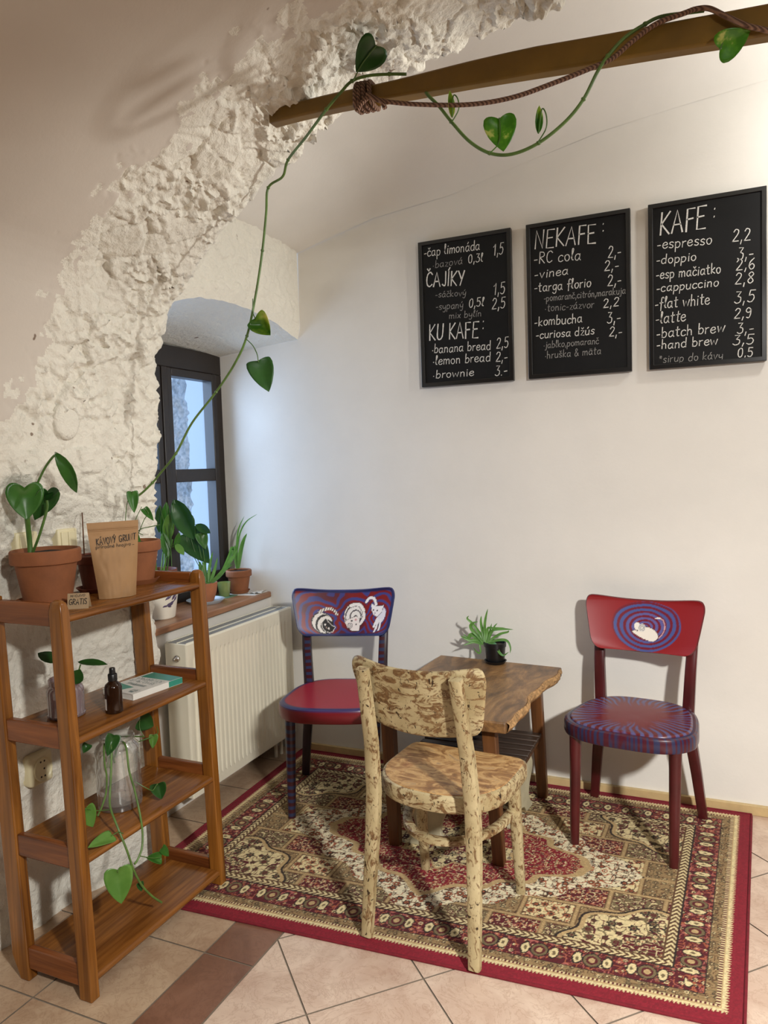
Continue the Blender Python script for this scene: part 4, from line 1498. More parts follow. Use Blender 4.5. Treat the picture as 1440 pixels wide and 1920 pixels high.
DIA = {'á': ('a', 'A'), 'í': ('i', 'A'), 'ý': ('y', 'A'), 'é': ('e', 'A'), 'ú': ('u', 'A'), 'ó': ('o', 'A'), 'č': ('c', 'C'), 'ž': ('z', 'C'), 'š': ('s', 'C'), 'ň': ('n', 'C'), 'ä': ('a', 'U'),
       'Č': ('C', 'CC'), 'Í': ('I', 'AA'), 'Á': ('A', 'AA'), 'Ý': ('Y', 'AA')}
def strokes(text):
    """polylines in letter units, total width"""
    out, x0 = [], 0.0
    for ch in text:
        if ch == ' ':
            x0 += 0.42
            continue
        mark = None
        if ch in DIA:
            ch, mark = DIA[ch]
        w, ss = GL[ch]
        jx, jy = random.uniform(-.015, .015), random.uniform(-.03, .03)
        sh_ = random.uniform(0.04, 0.14)
        for pts, sm in ss:
            if mark and ch == 'i' and pts[0][1] > 0.7:
                continue
            q = [(p[0], p[1], 0) for p in (curve2(pts, 5) if sm else pts)] if sm else [(p[0], p[1], 0) for p in pts]
            out.append([(x0+p[0]+jx+sh_*p[1], p[1]+jy) for p in q])
        c = x0+w*0.42+0.08
        if mark in ('A', 'AA'):
            b = 0.72 if mark == 'A' else 1.08
            out.append([(c, b), (c+.14, b+.18)])
        if mark in ('C', 'CC'):
            b = 0.70 if mark == 'C' else 1.10
            out.append([(c-.12, b+.16), (c, b), (c+.13, b+.17)])
        if mark == 'U':
            out.append([(c-.1, .72), (c-.08, .78)])
            out.append([(c+.1, .72), (c+.12, .78)])
        x0 += w+0.10
    return out, max(x0-0.1, 0.2)
def write(mb, text, p0, p1, h, plane, r, lift=0.0006):
    """letters between two baseline points; plane(u, v, d) gives the place in the room"""
    ss, w = strokes(text)
    du, dv = p1[0]-p0[0], p1[1]-p0[1]
    for s in ss:
        q = []
        for a, b in s:
            t = a/w
            q.append(np.array((p0[0]+du*t, p0[1]+dv*t+b*h)))
        if len(q) == 1:
            continue
        # flat chalk ribbon, a little uneven
        Lf, Rt = [], []
        for i in range(len(q)):
            d = q[min(i+1, len(q)-1)]-q[max(i-1, 0)]
            n_ = np.array((-d[1], d[0]))/(np.linalg.norm(d)+1e-9)
            e_ = d/(np.linalg.norm(d)+1e-9)*(r*0.6)*(1 if i == len(q)-1 else (-1 if i == 0 else 0))
            rr = r*random.uniform(0.72, 1.12)
            Lf.append(plane(*(q[i]+n_*rr+e_), lift))
            Rt.append(plane(*(q[i]-n_*rr+e_), lift))
        o = len(mb.v)
        mb.v += [tuple(p) for p in Lf]+[tuple(p) for p in Rt]
        m_ = len(Lf)
        mb.f += [(o+i, o+m_+i, o+m_+i+1, o+i+1) for i in range(m_-1)]

MENU = {}
MENU[1]="""-čap limonáda|0.027 0.588 0.291 0.583 0.042
·bazová|0.067 0.532 0.210 0.531 0.033
0,3l|0.235 0.530 0.303 0.530 0.036
1,5|0.349 0.549 0.395 0.549 0.048
ČAJÍKY|0.032 0.453 0.216 0.439 0.063
-sáčkový|0.076 0.400 0.221 0.391 0.029
1,5|0.345 0.379 0.399 0.380 0.049
-sypaný|0.077 0.345 0.207 0.338 0.032
0,5l|0.233 0.337 0.303 0.337 0.037
2,5|0.338 0.316 0.398 0.317 0.046
mix bylín|0.139 0.298 0.291 0.292 0.029
KU KAFE|0.041 0.211 0.273 0.202 0.070
:|0.293 0.228 0.300 0.228 0.053
·banana bread|0.051 0.152 0.330 0.143 0.040
2,5|0.354 0.145 0.409 0.146 0.045
·lemon bread|0.054 0.099 0.327 0.092 0.040
2,-|0.350 0.086 0.405 0.087 0.041
·brownie|0.052 0.037 0.249 0.036 0.036
3.-|0.344 0.026 0.402 0.028 0.043"""
MENU[2]="""NEKAFE|0.034 0.549 0.289 0.537 0.075
:|0.315 0.570 0.324 0.570 0.049
-RC cola|0.031 0.488 0.229 0.477 0.047
2,-|0.337 0.470 0.389 0.468 0.046
-vinea|0.032 0.424 0.175 0.425 0.038
2,-|0.321 0.417 0.379 0.416 0.040
-targa florio|0.031 0.368 0.268 0.362 0.040
2,-|0.333 0.356 0.389 0.356 0.044
-pomaranč,citrón,marakuja|0.070 0.324 0.405 0.316 0.029
·tonic-zázvor|0.074 0.281 0.279 0.275 0.031
2,2|0.315 0.269 0.377 0.270 0.035
-kombucha|0.028 0.224 0.230 0.219 0.039
3,-|0.329 0.204 0.384 0.204 0.044
-curiosa džús|0.033 0.170 0.278 0.165 0.035
2,-|0.336 0.148 0.389 0.148 0.038
·jablko,pomaranč|0.065 0.127 0.296 0.124 0.029
·hruška & mäta|0.070 0.082 0.305 0.081 0.031"""
MENU[3]="""KAFE|0.042 0.528 0.212 0.530 0.086
:|0.237 0.558 0.247 0.559 0.053
-espresso|0.032 0.476 0.234 0.467 0.041
2,2|0.305 0.463 0.369 0.462 0.045
-doppio|0.029 0.417 0.177 0.412 0.036
3,-|0.322 0.394 0.379 0.391 0.045
-esp mačiatko|0.027 0.358 0.265 0.352 0.039
2,6|0.317 0.353 0.383 0.353 0.040
-cappuccino|0.028 0.307 0.257 0.302 0.035
2,8|0.313 0.301 0.378 0.298 0.042
-flat white|0.022 0.240 0.225 0.238 0.044
3,5|0.310 0.230 0.381 0.227 0.044
-latte|0.024 0.180 0.138 0.182 0.045
2,9|0.310 0.171 0.371 0.170 0.038
-batch brew|0.027 0.124 0.278 0.124 0.041
3,-|0.320 0.112 0.379 0.112 0.040
-hand brew|0.027 0.080 0.253 0.077 0.037
3,5|0.304 0.070 0.381 0.068 0.037
*sirup do kávy|0.036 0.025 0.271 0.021 0.031
0,5|0.322 0.022 0.376 0.019 0.034"""
# ================================================================== MENU BOARDS
BX = {1: (0.690, 0.430), 2: (1.186, 0.426), 3: (1.680, 0.424)}
LAB = {1: 'left chalkboard menu beginning with čap limonáda and listing ČAJÍKY and KU KAFE', 2: 'middle chalkboard menu headed NEKAFE on the white wall', 3: 'right chalkboard menu headed KAFE with the coffee prices'}
for k_ in (1, 2, 3):
    X0, w_ = BX[k_]
    Z0, h_ = 1.808, 0.655
    b = thing('menu_board', LAB[k_], 'menu board', (X0, -0.012, Z0), 0, 'chalkboard menus on the wall')
    m = MB()
    m.box((X0+0.012, -0.020, Z0+0.012), (X0+w_-0.012, -0.004, Z0+h_-0.012))
    obj('slate', m, M['board'], b, smooth=False)
    m = MB()
    o_ = [(X0, Z0), (X0+w_, Z0), (X0+w_, Z0+h_), (X0, Z0+h_)]
    i_ = [(X0+0.018, Z0+0.018), (X0+w_-0.018, Z0+0.018), (X0+w_-0.018, Z0+h_-0.018), (X0+0.018, Z0+h_-0.018)]
    rings = []
    for ring, y_ in ((o_, -0.002), (o_, -0.024), (i_, -0.026), (i_, -0.019)):
        rings.append([(a, y_, c) for a, c in ring])
    m.loft([list(r_) for r_ in rings], True, False)
    obj('frame', m, M['black'], b, bevel=0.002)
    m, mh = MB(), MB()
    for ln in MENU[k_].split('\n'):
        tx, nums = ln.split('|')
        a0, b0, a1, b1, hh = [float(q) for q in nums.split()]
        big = tx in ('ČAJÍKY', 'KU KAFE', 'NEKAFE', 'KAFE')
        small = hh < 0.034
        if not big:
            m = MB()
        write(mh if big else m, tx, (a0, b0), (a1, b1), hh, lambda u, v, d: (X0+u, -0.0203-d, Z0+v), 0.0030 if big else (0.00130 if small else 0.0018))
        if big:
            obj('chalk_heading', mh, M['chalk'], b, smooth=False)
            mh = MB()
        else:
            obj('chalk_line', m, M['chalkdim'] if small else M['chalk'], b, smooth=False)

# ================================================================== BEAM, ROPE
bmv = thing('beam', 'ochre painted timber spanning from the rough vault to the upper right', 'beam', (1.5, -1.29, 2.43))
m = MB()
pr = []
for i, t_ in enumerate(np.linspace(0, 1, 40)):
    X_ = 0.72+t_*2.2
    zb_ = np.interp(X_, [0.7, 0.80, 0.977, 1.215, 1.5, 2.024, 3.0], [2.468, 2.468, 2.463, 2.446, 2.425, 2.382, 2.30])
    th = np.interp(X_, [0.7, 1.03, 1.5, 1.75, 2.024, 3.0], [0.040, 0.044, 0.066, 0.066, 0.069, 0.075])
    w1 = 0.003*noise.noise(Vector((X_*4, 0, 0)))
    w2 = 0.003*noise.noise(Vector((X_*4, 3, 0)))
    pr.append([(X_, -1.310+w1, zb_+w2), (X_, -1.270+w2, zb_+w1), (X_, -1.270+w1, zb_+th+w2), (X_, -1.310+w2, zb_+th+w1)])
m.loft(pr, True, True)
obj('timber', m, M['beam'], bmv, bevel=0.006, angle=50)
def B3(px_, py_, Y=-1.19):
    return at(px_, py_, 1, Y-0.128)
rp = thing('rope', 'brown jute rope knotted round the ochre timber and slung beneath it', 'rope', tuple(B3(690, 185)))
m = MB()
for q in range(4):
    xx_ = B3(666+q*9, 170)[0]
    zc = float(np.interp(xx_, [0.977, 1.5], [2.484, 2.458]))
    loop = []
    for a in np.linspace(0, 2*PI, 26):
        loop.append((xx_+0.004*math.sin(a+q), -1.290+0.029*math.copysign(abs(math.cos(a))**0.6, math.cos(a)), zc+0.032*math.copysign(abs(math.sin(a))**0.6, math.sin(a))))
    m.tube(loop, 0.0068, 8)
obj('knot', m, M['rope'], rp)
m = MB()
m.tube(smooth_path([B3(690, 182, -1.198), B3(676, 196, -1.20), B3(669, 210, -1.20)], 6), 0.0065, 8)
m.tube(smooth_path([B3(688, 176, -1.199), B3(704, 186, -1.199), B3(716, 190, -1.199), B3(722, 203, -1.198)], 6), 0.0065, 8)
obj('rope_end', m, M['rope'], rp)
m = MB()
m.tube(smooth_path([B3(696, 180, -1.199), B3(722, 190, -1.197), B3(790, 196, -1.192), B3(880, 196, -1.192), B3(960, 183, -1.192), B3(1040, 155, -1.192), B3(1110, 127, -1.195), B3(1150, 108, -1.198), B3(1185, 78, -1.200),
        B3(1230, 45, -1.200), B3(1285, 24, -1.195), B3(1305, 17, -1.188), B3(1330, 16, -1.190), B3(1360, 30, -1.198), B3(1400, 48, -1.200), B3(1440, 58, -1.195), B3(1500, 80, -1.19)], 8), 0.0058, 8)
obj('slung_line', m, M['rope'], rp)

# ================================================================== LEAVES
def leaf_mesh(base, tip, wid, face, fold=0.25, curl=0.15, heart=0.10, kind='heart', nl=22, nw=11, twist=0.0):
    """a leaf blade from its stalk to its tip, facing `face`"""
    b, t = np.array(base, float), np.array(tip, float)
    Lv = t-b
    Ln = np.linalg.norm(Lv)
    l = Lv/Ln
    f_ = np.array(face, float)
    f_ -= l*(f_@l)
    f_ /= np.linalg.norm(f_)
    w = np.cross(f_, l)
    G = np.zeros((nl, nw, 3))
    if kind == 'heart':
        heart = heart*0.42
        SB = [0, .07, .16, .27, .38, .50, .64, .78, .90, 1]
        XB = [0, .17, .34, .46, .50, .475, .39, .255, .11, 0]
        YB = [0, -1.0, -1.15, -.45, .13, .32, .53, .74, .90, 1]
        for i in range(nl):
            s = i/(nl-1)
            xb = float(np.interp(s, SB, XB))*wid
            yb = float(np.interp(s, SB, YB))
            yb = (yb*heart if yb < 0 else yb)
            if 0.27 < s < 0.38:
                yb = -.45*heart+(s-.27)/.11*(.13+.45*heart)
            ym = s**1.15
            for j in range(nw):
                c = -1+2*j/(nw-1)
                k2 = abs(c)
                yy_ = ym+(yb-ym)*k2**1.3
                q = b+l*(yy_*Ln)+w*(math.copysign(xb*k2, c))
                q = q-f_*(fold*xb*(1-k2**1.4)-0.10*fold*xb)-f_*(curl*Ln*(yy_-0.35)**2)
                q = q+f_*(0.010*Ln*math.sin(s*11+c*2)*k2)
                G[i, j] = q
        return G
    for i in range(nl):
        s = i/(nl-1)
        if kind == 'heart':
            sv = [0, .04, .12, .25, .40, .55, .70, .85, .95, 1]
            hv = [.30, .62, .86, 1.0, .97, .84, .62, .34, .13, 0.0]
        elif kind == 'oval':
            sv = [0, .06, .2, .4, .6, .8, .93, 1]
            hv = [.05, .42, .82, 1.0, .92, .62, .26, 0]
        else:
            sv = [0, .1, .3, .6, .85, 1]
            hv = [.35, .7, 1, .85, .45, 0]
        hw = wid/2*float(np.interp(s, sv, hv))
        ca, sa = math.cos(twist*s), math.sin(twist*s)
        w_ = w*ca+f_*sa
        g_ = f_*ca-w*sa
        for j in range(nw):
            c = -1+2*j/(nw-1)
            back = heart*Ln*(abs(c)**1.5)*max(0, 1-s*4.0)*(1-0.6*max(0, abs(c)-0.7)/0.3)
            q = b+l*(s*Ln-back)+w_*(hw*c)-g_*(fold*hw*(1-abs(c)**1.4)*1.0)*1.0
            q = q-g_*(curl*Ln*(s-0.35)**2)+g_*(0.012*Ln*math.sin(s*13)*(1-abs(c)))*0.5
            G[i, j] = q
    return G
def add_leaf(parent, base, tip, wid, mat, face=None, **kw):
    if face is None:
        face = CAM-np.array(base)
    m = MB()
    m.grid(leaf_mesh(base, tip, wid, face, **kw))
    o = obj('leaf', m, mat, parent, angle=180)
    sd = o.modifiers.new('thickness', 'SOLIDIFY')
    sd.thickness = 0.0007
    return o
def toward(p, dx=0.0, dz=0.0):
    """facing the room, turned a little sideways and up"""
    d = CAM-np.array(p)
    d /= np.linalg.norm(d)
    return d+cR*dx+np.array((0, 0, dz))

# the long vine: from the pot on the shelf, past the window, up to the timber
VD = {0: -1.165, 1: -1.10}
def V3(px_, py_, Y):
    return at(px_, py_, 1, Y)
vn = thing('climbing_vine', 'long green vine climbing past the window to the ochre timber', 'vine', tuple(V3(500, 350, -1.14)))
pathA = [(196, 985, -1.23), (204, 958, -1.235), (224, 941, -1.235), (258, 930, -1.22), (286, 905, -1.205), (300, 888, -1.20), (330, 850, -1.19), (360, 793, -1.175), (405, 735, -1.16), (440, 682, -1.15), (463, 630, -1.145), (480, 550, -1.14), (492, 470, -1.135), (499, 400, -1.125), (503, 352, -1.12),
         (530, 331, -1.135), (540, 300, -1.165), (575, 255, -1.25), (612, 205, -1.328), (640, 172, -1.345), (660, 152, -1.340), (690, 142, -1.335), (730, 139, -1.325), (762, 139, -1.315)]
m = MB()
pa = smooth_path([V3(*p) for p in pathA], 8)
m.tube(pa, [float(np.interp(i, [0, len(pa)], [0.0036, 0.0042])) for i in range(len(pa))], 8)
for px_, py_, Y in pathA[4:-1:2]:      # nodes
    c = V3(px_, py_, Y)
    s_ = MB().lathe([(0.0005, -0.006), (0.0052, -0.003), (0.0056, 0.003), (0.0005, 0.006)], tuple(c), 10)
    m.add(s_.v, s_.f)
obj('stem', m, M['vine'], vn)
pathB = [(793, 160, -1.278), (802, 178, -1.308), (822, 198, -1.313), (846, 228, -1.313), (880, 265, -1.313), (918, 287, -1.313), (960, 289, -1.313), (1010, 268, -1.313), (1060, 228, -1.313), (1094, 186, -1.318), (1120, 135, -1.324), (1140, 105, -1.330), (1172, 70, -1.328), (1210, 45, -1.323), (1240, 31, -1.318), (1290, 24, -1.314), (1320, 20, -1.303)]
m = MB()
m.tube(smooth_path([V3(*p) for p in pathB], 8), 0.0043, 8)
for px_, py_, Y in pathB[3:-2:2]:
    c = V3(px_, py_, Y)
    s_ = MB().lathe([(0.0005, -0.006), (0.0055, -0.003), (0.006, 0.003), (0.0005, 0.006)], tuple(c), 10)
    m.add(s_.v, s_.f)
obj('stem', m, M['vine'], vn)
def vleaf(parent, bpx, tpx, Y, wpx, mat, dx=0.0, dz=0.0, Yt=None, stalk=None, sm=None, **kw):
    b = at(bpx[0], bpx[1], 1, Y)
    t = at(tpx[0], tpx[1], 1, Y if Yt is None else Yt)
    px_m = (np.dot(b-CAM, cF))/FPX
    o = add_leaf(parent, b, t, wpx*px_m, mat, toward(b, dx, dz), **kw)
    if stalk:
        m = MB()
        m.tube(smooth_path([at(q[0], q[1], 1, q[2] if len(q) > 2 else Y) for q in stalk]+[b, b+(t-b)*0.06], 6), 0.0017 if sm is None else sm, 6)
        obj('leaf_stalk', m, M['stem'], parent)
    return o
vleaf(vn, (705, 86), (668, 136), -1.375, 62, M['leaf_dark'], 0.2, -0.4, stalk=[(662, 152), (668, 140), (680, 118)], heart=0.30, fold=0.2)
vleaf(vn, (478, 596), (506, 628), -1.15, 44, M['leaf_pale'], -0.4, 0.2, stalk=[(474, 560), (474, 585)], fold=0.9, heart=0.12)
vleaf(vn, (484, 676), (504, 734), -1.15, 50, M['leaf_dark'], 0.0, 0.1, stalk=[(462, 636), (474, 648), (482, 664)], fold=0.2)
vleaf(vn, (936, 222), (944, 283), -1.318, 62, M['leaf_var'], 0.1, -0.2, stalk=[(920, 286), (934, 270), (938, 246)], fold=0.3, heart=0.26)
vleaf(vn, (848, 218), (845, 168), -1.318, 16, M['leaf_pale'], 0.6, 0.0, stalk=[(848, 228), (860, 205), (858, 185), (850, 180)], fold=1.2, kind='oval')
vleaf(vn, (1010, 248), (1013, 196), -1.318, 18, M['leaf_pale'], 0.6, 0.0, stalk=[(1008, 268), (1024, 240), (1024, 215), (1016, 205)], fold=1.2, kind='oval')
vleaf(vn, (1350, 92), (1408, 58), -1.318, 56, M['leaf_var'], 0.0, -0.2, stalk=[(1357, 60), (1356, 78)], fold=0.2, heart=0.2)

# ================================================================== POTS
def flower_pot(root, c, z0, h, r_top, mat, r_bot=None, rim=0.26, soil=True):
    r_bot = r_top*0.66 if r_bot is None else r_bot
    rz = h*(1-rim)
    rr = r_bot+(r_top*0.93-r_bot)*(rz/h)*1.06
    pr = [(0.001, 0), (r_bot-0.003, 0), (r_bot, 0.003), (rr, rz), (r_top*0.985, rz+0.002), (r_top, rz+0.006), (r_top, h-0.004), (r_top-0.003, h), (r_top-0.009, h), (r_top-0.011, h-0.004),
          (r_top*0.875, h*0.89), (0.001, h*0.89)]
    m = MB()
    m.lathe(pr, (c[0], c[1], z0), 48)
    obj('pot', m, mat, root, angle=35)
    if soil:
        m = MB()
        rings = []
        for q in (0.001, 0.4, 0.75, 1.0):
            rings.append([(c[0]+q*r_top*0.885*math.cos(a), c[1]+q*r_top*0.885*math.sin(a), z0+h*0.925+0.003*noise.noise(Vector((math.cos(a)*3*q, math.sin(a)*3*q, h*9)))) for a in np.linspace(0, 2*PI, 30, endpoint=False)])
        m.loft(rings, True, False)
        obj('soil', m, M['soil'], root)
def saucer(label, c, z0, r, h=0.016, mat=None, name='plant_saucer', group='terracotta saucers'):
    m = MB()
    v0 = [(0.001, 0), (r*0.80, 0), (r*0.84, 0.003), (r-0.002, h-0.002), (r, h), (r-0.005, h), (r*0.80, 0.006), (0.001, 0.006)]
    m.lathe(v0, (0, 0, 0), 44)
    t = obj(name, m, mat or M['terracotta'], None, angle=35)
    t.location = (c[0], c[1], z0)
    tag(t, label, 'saucer', group)
    return t
ZS = 1.075
# left pot on the top shelf
c1 = (0.105, -1.655)
saucer('terracotta saucer under the large left pot on the top shelf', c1, ZS, 0.090, 0.018)
p1 = thing('potted_plant', 'large terracotta pot with three heart-shaped leaves at the left of the top shelf', 'potted plant', (c1[0], c1[1], ZS+0.006), 0, 'potted plants on the top shelf')
flower_pot(p1, c1, ZS+0.006, 0.158, 0.098, M['terracotta'], 0.066)
Y1 = c1[1]-0.02
m = MB()
m.tube(smooth_path([at(58, 1050, 1, Y1), at(55, 1010, 1, Y1), at(50, 975, 1, Y1), at(48, 960, 1, Y1-0.01)], 6), [0.0075]*4*6, 9) if False else m.tube(smooth_path([at(58, 1052, 1, Y1), at(55, 1010, 1, Y1), at(51, 972, 1, Y1-0.02)], 6), 0.0075, 9)
m.tube(smooth_path([at(60, 1040, 1, Y1), at(75, 1000, 1, Y1), at(88, 955, 1, Y1+0.01), at(88, 938, 1, Y1+0.01)], 6), 0.0038, 8)
m.tube(smooth_path([at(52, 985, 1, Y1), at(62, 930, 1, Y1+0.02), at(80, 885, 1, Y1+0.02), at(98, 858, 1, Y1+0.02), at(108, 852, 1, Y1+0.02)], 6), 0.0034, 8)
obj('stem', m, M['stem'], p1)
vleaf(p1, (46, 914), (50, 975), Y1-0.03, 66, M['leaf'], 0.1, 0.3, heart=0.34, fold=0.30, curl=0.1)
vleaf(p1, (107, 852), (151, 926), Y1+0.02, 28, M['leaf'], -0.5, 0.1, kind='oval', fold=0.6, curl=-0.3)
vleaf(p1, (92, 925), (66, 978), Y1+0.03, 46, M['leaf_dark'], 0.7, 0.1, fold=0.4, heart=0.25)
vleaf(p1, (84, 930), (109, 919), Y1+0.03, 26, M['leaf_dark'], 0.3, 0.6, kind='oval', fold=0.4)

# small dark pot half hidden by the paper bag
c3 = (0.075, -1.430)
saucer('terracotta saucer under the small pot behind the kraft paper bag', c3, ZS, 0.068, 0.015, M['terra_dark'])
p3 = thing('potted_plant', 'small dark terracotta pot holding a stick, half hidden behind the kraft paper bag', 'potted plant', (c3[0], c3[1], ZS+0.006), 0, 'potted plants on the top shelf')
flower_pot(p3, c3, ZS+0.006, 0.115, 0.066, M['terra_dark'], 0.046)
m = MB()
m.tube([at(158, 1040, 1, c3[1]), at(154, 961, 1, c3[1])], 0.0022, 8)
obj('stick', m, M['tableleg'], p3)
vleaf(p3, (135, 1038), (122, 1030), c3[1], 10, M['leaf'], 0.3, 0.3, kind='oval', stalk=[(152, 1036)])

# right pot on the top shelf
c2 = (0.085, -1.262)
saucer('terracotta saucer under the right-hand pot of the top shelf', c2, ZS, 0.076, 0.017)
p2 = thing('potted_plant', 'terracotta pot with thin stems and small leaves at the right of the top shelf', 'potted plant', (c2[0], c2[1], ZS+0.006), 0, 'potted plants on the top shelf')
flower_pot(p2, c2, ZS+0.006, 0.142, 0.084, M['terracotta'], 0.056)
Y2 = c2[1]
m = MB()
m.tube(smooth_path([at(200, 1010, 1, Y2), at(197, 985, 1, Y2), at(192, 972, 1, Y2)], 5), 0.0034, 7)
obj('stem', m, M['stem'], p2)
for bq, tq, wq, st_, kw in (((248, 922), (252, 962), 22, [(225, 1015), (234, 985), (238, 945)], dict(fold=0.3)), ((270, 953), (288, 976), 15, [(258, 1005), (270, 975), (278, 962)], dict(fold=0.5)),
                            ((238, 992), (264, 1016), 22, [(268, 1003), (262, 1000), (250, 992)], dict(fold=0.3)), ((206, 956), (218, 978), 14, [(200, 985), (203, 966)], dict(fold=0.6)),
                            ((252, 985), (257, 979), 5, [(252, 1008), (256, 990)], dict(fold=0.6))):
    vleaf(p2, bq, tq, Y2-0.01, wq, M['leaf'], 0.1, 0.2, stalk=st_, sm=0.0013, **kw)
m = MB()
m.tube(smooth_path([at(254, 1002, 1, Y2), at(264, 992, 1, Y2), at(280, 988, 1, Y2+0.02), at(300, 984, 1, Y2+0.04)], 5), 0.0016, 6)
m.tube(smooth_path([at(246, 1000, 1, Y2), at(256, 970, 1, Y2), at(266, 950, 1, Y2+0.01)], 5), 0.0012, 6)
obj('stem', m, M['stem'], p2)

# ---- kraft paper bag
bb, br_ = np.array((0.205, -1.560)), np.array((0.262, -1.458))
ex_ = (br_-bb)/np.linalg.norm(br_-bb)
ey_ = np.array((-ex_[1], ex_[0]))
bc = (bb+br_)/2
bag = thing('paper_bag', 'kraft paper pouch hand lettered KÁVOVÝ GRUNT on the top shelf', 'bag', (bc[0], bc[1], ZS))
def bagp(u, v, side):
    """u -1..1 across, v 0..1 up, side -1 front, 1 back"""
    w_ = np.interp(v, [0, 0.1, 0.5, 0.85, 1], [0.056, 0.058, 0.068, 0.076, 0.078])
    d_ = np.interp(v, [0, 0.05, 0.25, 0.6, 0.83, 1], [0.024, 0.026, 0.024, 0.014, 0.003, 0.0016])*(1-abs(u)**3.0)
    d_ += 0.0035*noise.noise(Vector((u*2.2, v*3.4, side*4)))*(1-abs(u)**4)*(v < 0.84)+0.0022*noise.noise(Vector((u*6, v*7, side*4)))*(1-abs(u)**4)*(v < 0.80)
    q = bc+ex_*(u*w_)+ey_*(side*d_)
    lean = 0.010*v
    q = q+ey_*lean
    return np.array((q[0], q[1], ZS+0.001+v*0.232))
for side in (-1, 1):
    pass
nu_, nv_ = 40, 56
Fg = np.array([[bagp(-1+2*i/(nu_-1), j/(nv_-1), -1) for j in range(nv_)] for i in range(nu_)])
Bg = np.array([[bagp(-1+2*i/(nu_-1), j/(nv_-1), 1) for j in range(nv_)] for i in range(nu_)])
m = MB()
m.grid(Fg)
m.grid(Bg[::-1])
bot = [tuple(Fg[i, 0]) for i in range(nu_)]+[tuple(Bg[i, 0]) for i in range(nu_-1, -1, -1)]
m.add(bot, [tuple(range(len(bot)))])
obj('pouch', m, M['kraft'], bag, angle=70)
m = MB()
m.tube([bagp(u, 0.915, -1)+np.append(-ey_*0.001, 0) for u in np.linspace(-0.97, 0.97, 12)], 0.0018, 6)
m.tube([bagp(u, 0.89, -1)+np.append(-ey_*0.0006, 0) for u in np.linspace(-0.97, 0.97, 12)], 0.0012, 6)
obj('zip_seal', m, M['kraft'], bag)
def bag_plane(x, y, d):
    p = bagp(x/0.07, y/0.232, -1)
    return p+np.append(-ey_*(0.0014+d), 0)
m = MB()
write(m, 'KÁVOVÝ', (-0.052, 0.164), (0.002, 0.168), 0.0195, bag_plane, 0.0011)
write(m, 'GRUNT', (0.012, 0.1685), (0.062, 0.172), 0.0195, bag_plane, 0.0011)
write(m, 'prírodné hnojivo', (-0.056, 0.1535), (0.046, 0.1555), 0.0105, bag_plane, 0.0007)
write(m, '-', (0.049, 0.1545), (0.057, 0.1545), 0.008, bag_plane, 0.0006)
obj('lettering', m, M['ink'], bag, smooth=False)

# ---- little card
cb, cr_ = np.array((0.237, -1.708)), np.array((0.283, -1.680))
cx2 = (cr_-cb)/np.linalg.norm(cr_-cb)
cy2 = np.array((-cx2[1], cx2[0]))
card = thing('price_card', 'little kraft card lettered GRATIS standing in front of the paper bag', 'sign', (cb[0], cb[1], ZS))
def card_pt(u, v, d):
    q = cb+cx2*u+cy2*(v*0.25-d)
    return np.array((q[0], q[1], ZS+v))
m = MB()
ww, hh_ = 0.058, 0.043
m.hexa([card_pt(0, 0, 0), card_pt(ww, 0, 0), card_pt(ww, 0, -0.0015), card_pt(0, 0, -0.0015), card_pt(0, hh_, 0), card_pt(ww, hh_, 0), card_pt(ww, hh_, -0.0015), card_pt(0, hh_, -0.0015)])
m.hexa([card_pt(0, 0, -0.03), card_pt(ww, 0, -0.03), card_pt(ww, 0, -0.0315), card_pt(0, 0, -0.0315), card_pt(0, hh_, -0.0015), card_pt(ww, hh_, -0.0015), card_pt(ww, hh_, -0.003), card_pt(0, hh_, -0.003)])
obj('card', m, M['card'], card, smooth=False)
m = MB()
write(m, 'GRATIS', (0.004, 0.012), (0.053, 0.013), 0.015, card_pt, 0.0011, 0.0006)
write(m, 'HNOJIVO', (0.008, 0.033), (0.048, 0.034), 0.006, card_pt, 0.0006, 0.0006)
obj('lettering', m, M['ink'], card, smooth=False)

# ================================================================== SECOND SHELF
Z2 = 0.735
cj = (0.135, -1.640)
jar = thing('glass_jar', 'mauve glass jar with round-leaved cuttings on the second shelf', 'jar', (cj[0], cj[1], Z2))
m = MB()
m.lathe([(0.001, 0.0), (0.048, 0), (0.053, 0.004), (0.054, 0.010), (0.051, 0.014), (0.052, 0.06), (0.052, 0.080), (0.048, 0.090), (0.043, 0.094), (0.043, 0.097), (0.047, 0.100), (0.047, 0.113), (0.044, 0.116), (0.041, 0.113),
         (0.041, 0.094), (0.047, 0.082), (0.047, 0.012), (0.001, 0.010)], (cj[0], cj[1], Z2), 40)
obj('glass', m, M['glass_mauve'], jar, angle=40)
Yj = cj[1]
m = MB()
m.tube(smooth_path([at(128, 1330, 1, Yj), at(122, 1285, 1, Yj), at(110, 1240, 1, Yj)], 5), 0.002, 6)
m.tube(smooth_path([at(134, 1325, 1, Yj), at(140, 1280, 1, Yj), at(148, 1256, 1, Yj), at(151, 1246, 1, Yj)], 5), 0.002, 6)
obj('stem', m, M['stem'], jar)
vleaf(jar, (110, 1240), (70, 1222), Yj, 26, M['leaf_dark'], 0.1, 0.7, kind='oval', fold=0.2)
vleaf(jar, (148, 1240), (200, 1243), Yj, 17, M['leaf_dark'], 0.2, 0.8, kind='oval', fold=0.3)
vleaf(jar, (136, 1282), (150, 1256), Yj-0.02, 28, M['leaf_dark'], 0.3, 0.4, kind='oval', fold=0.2)

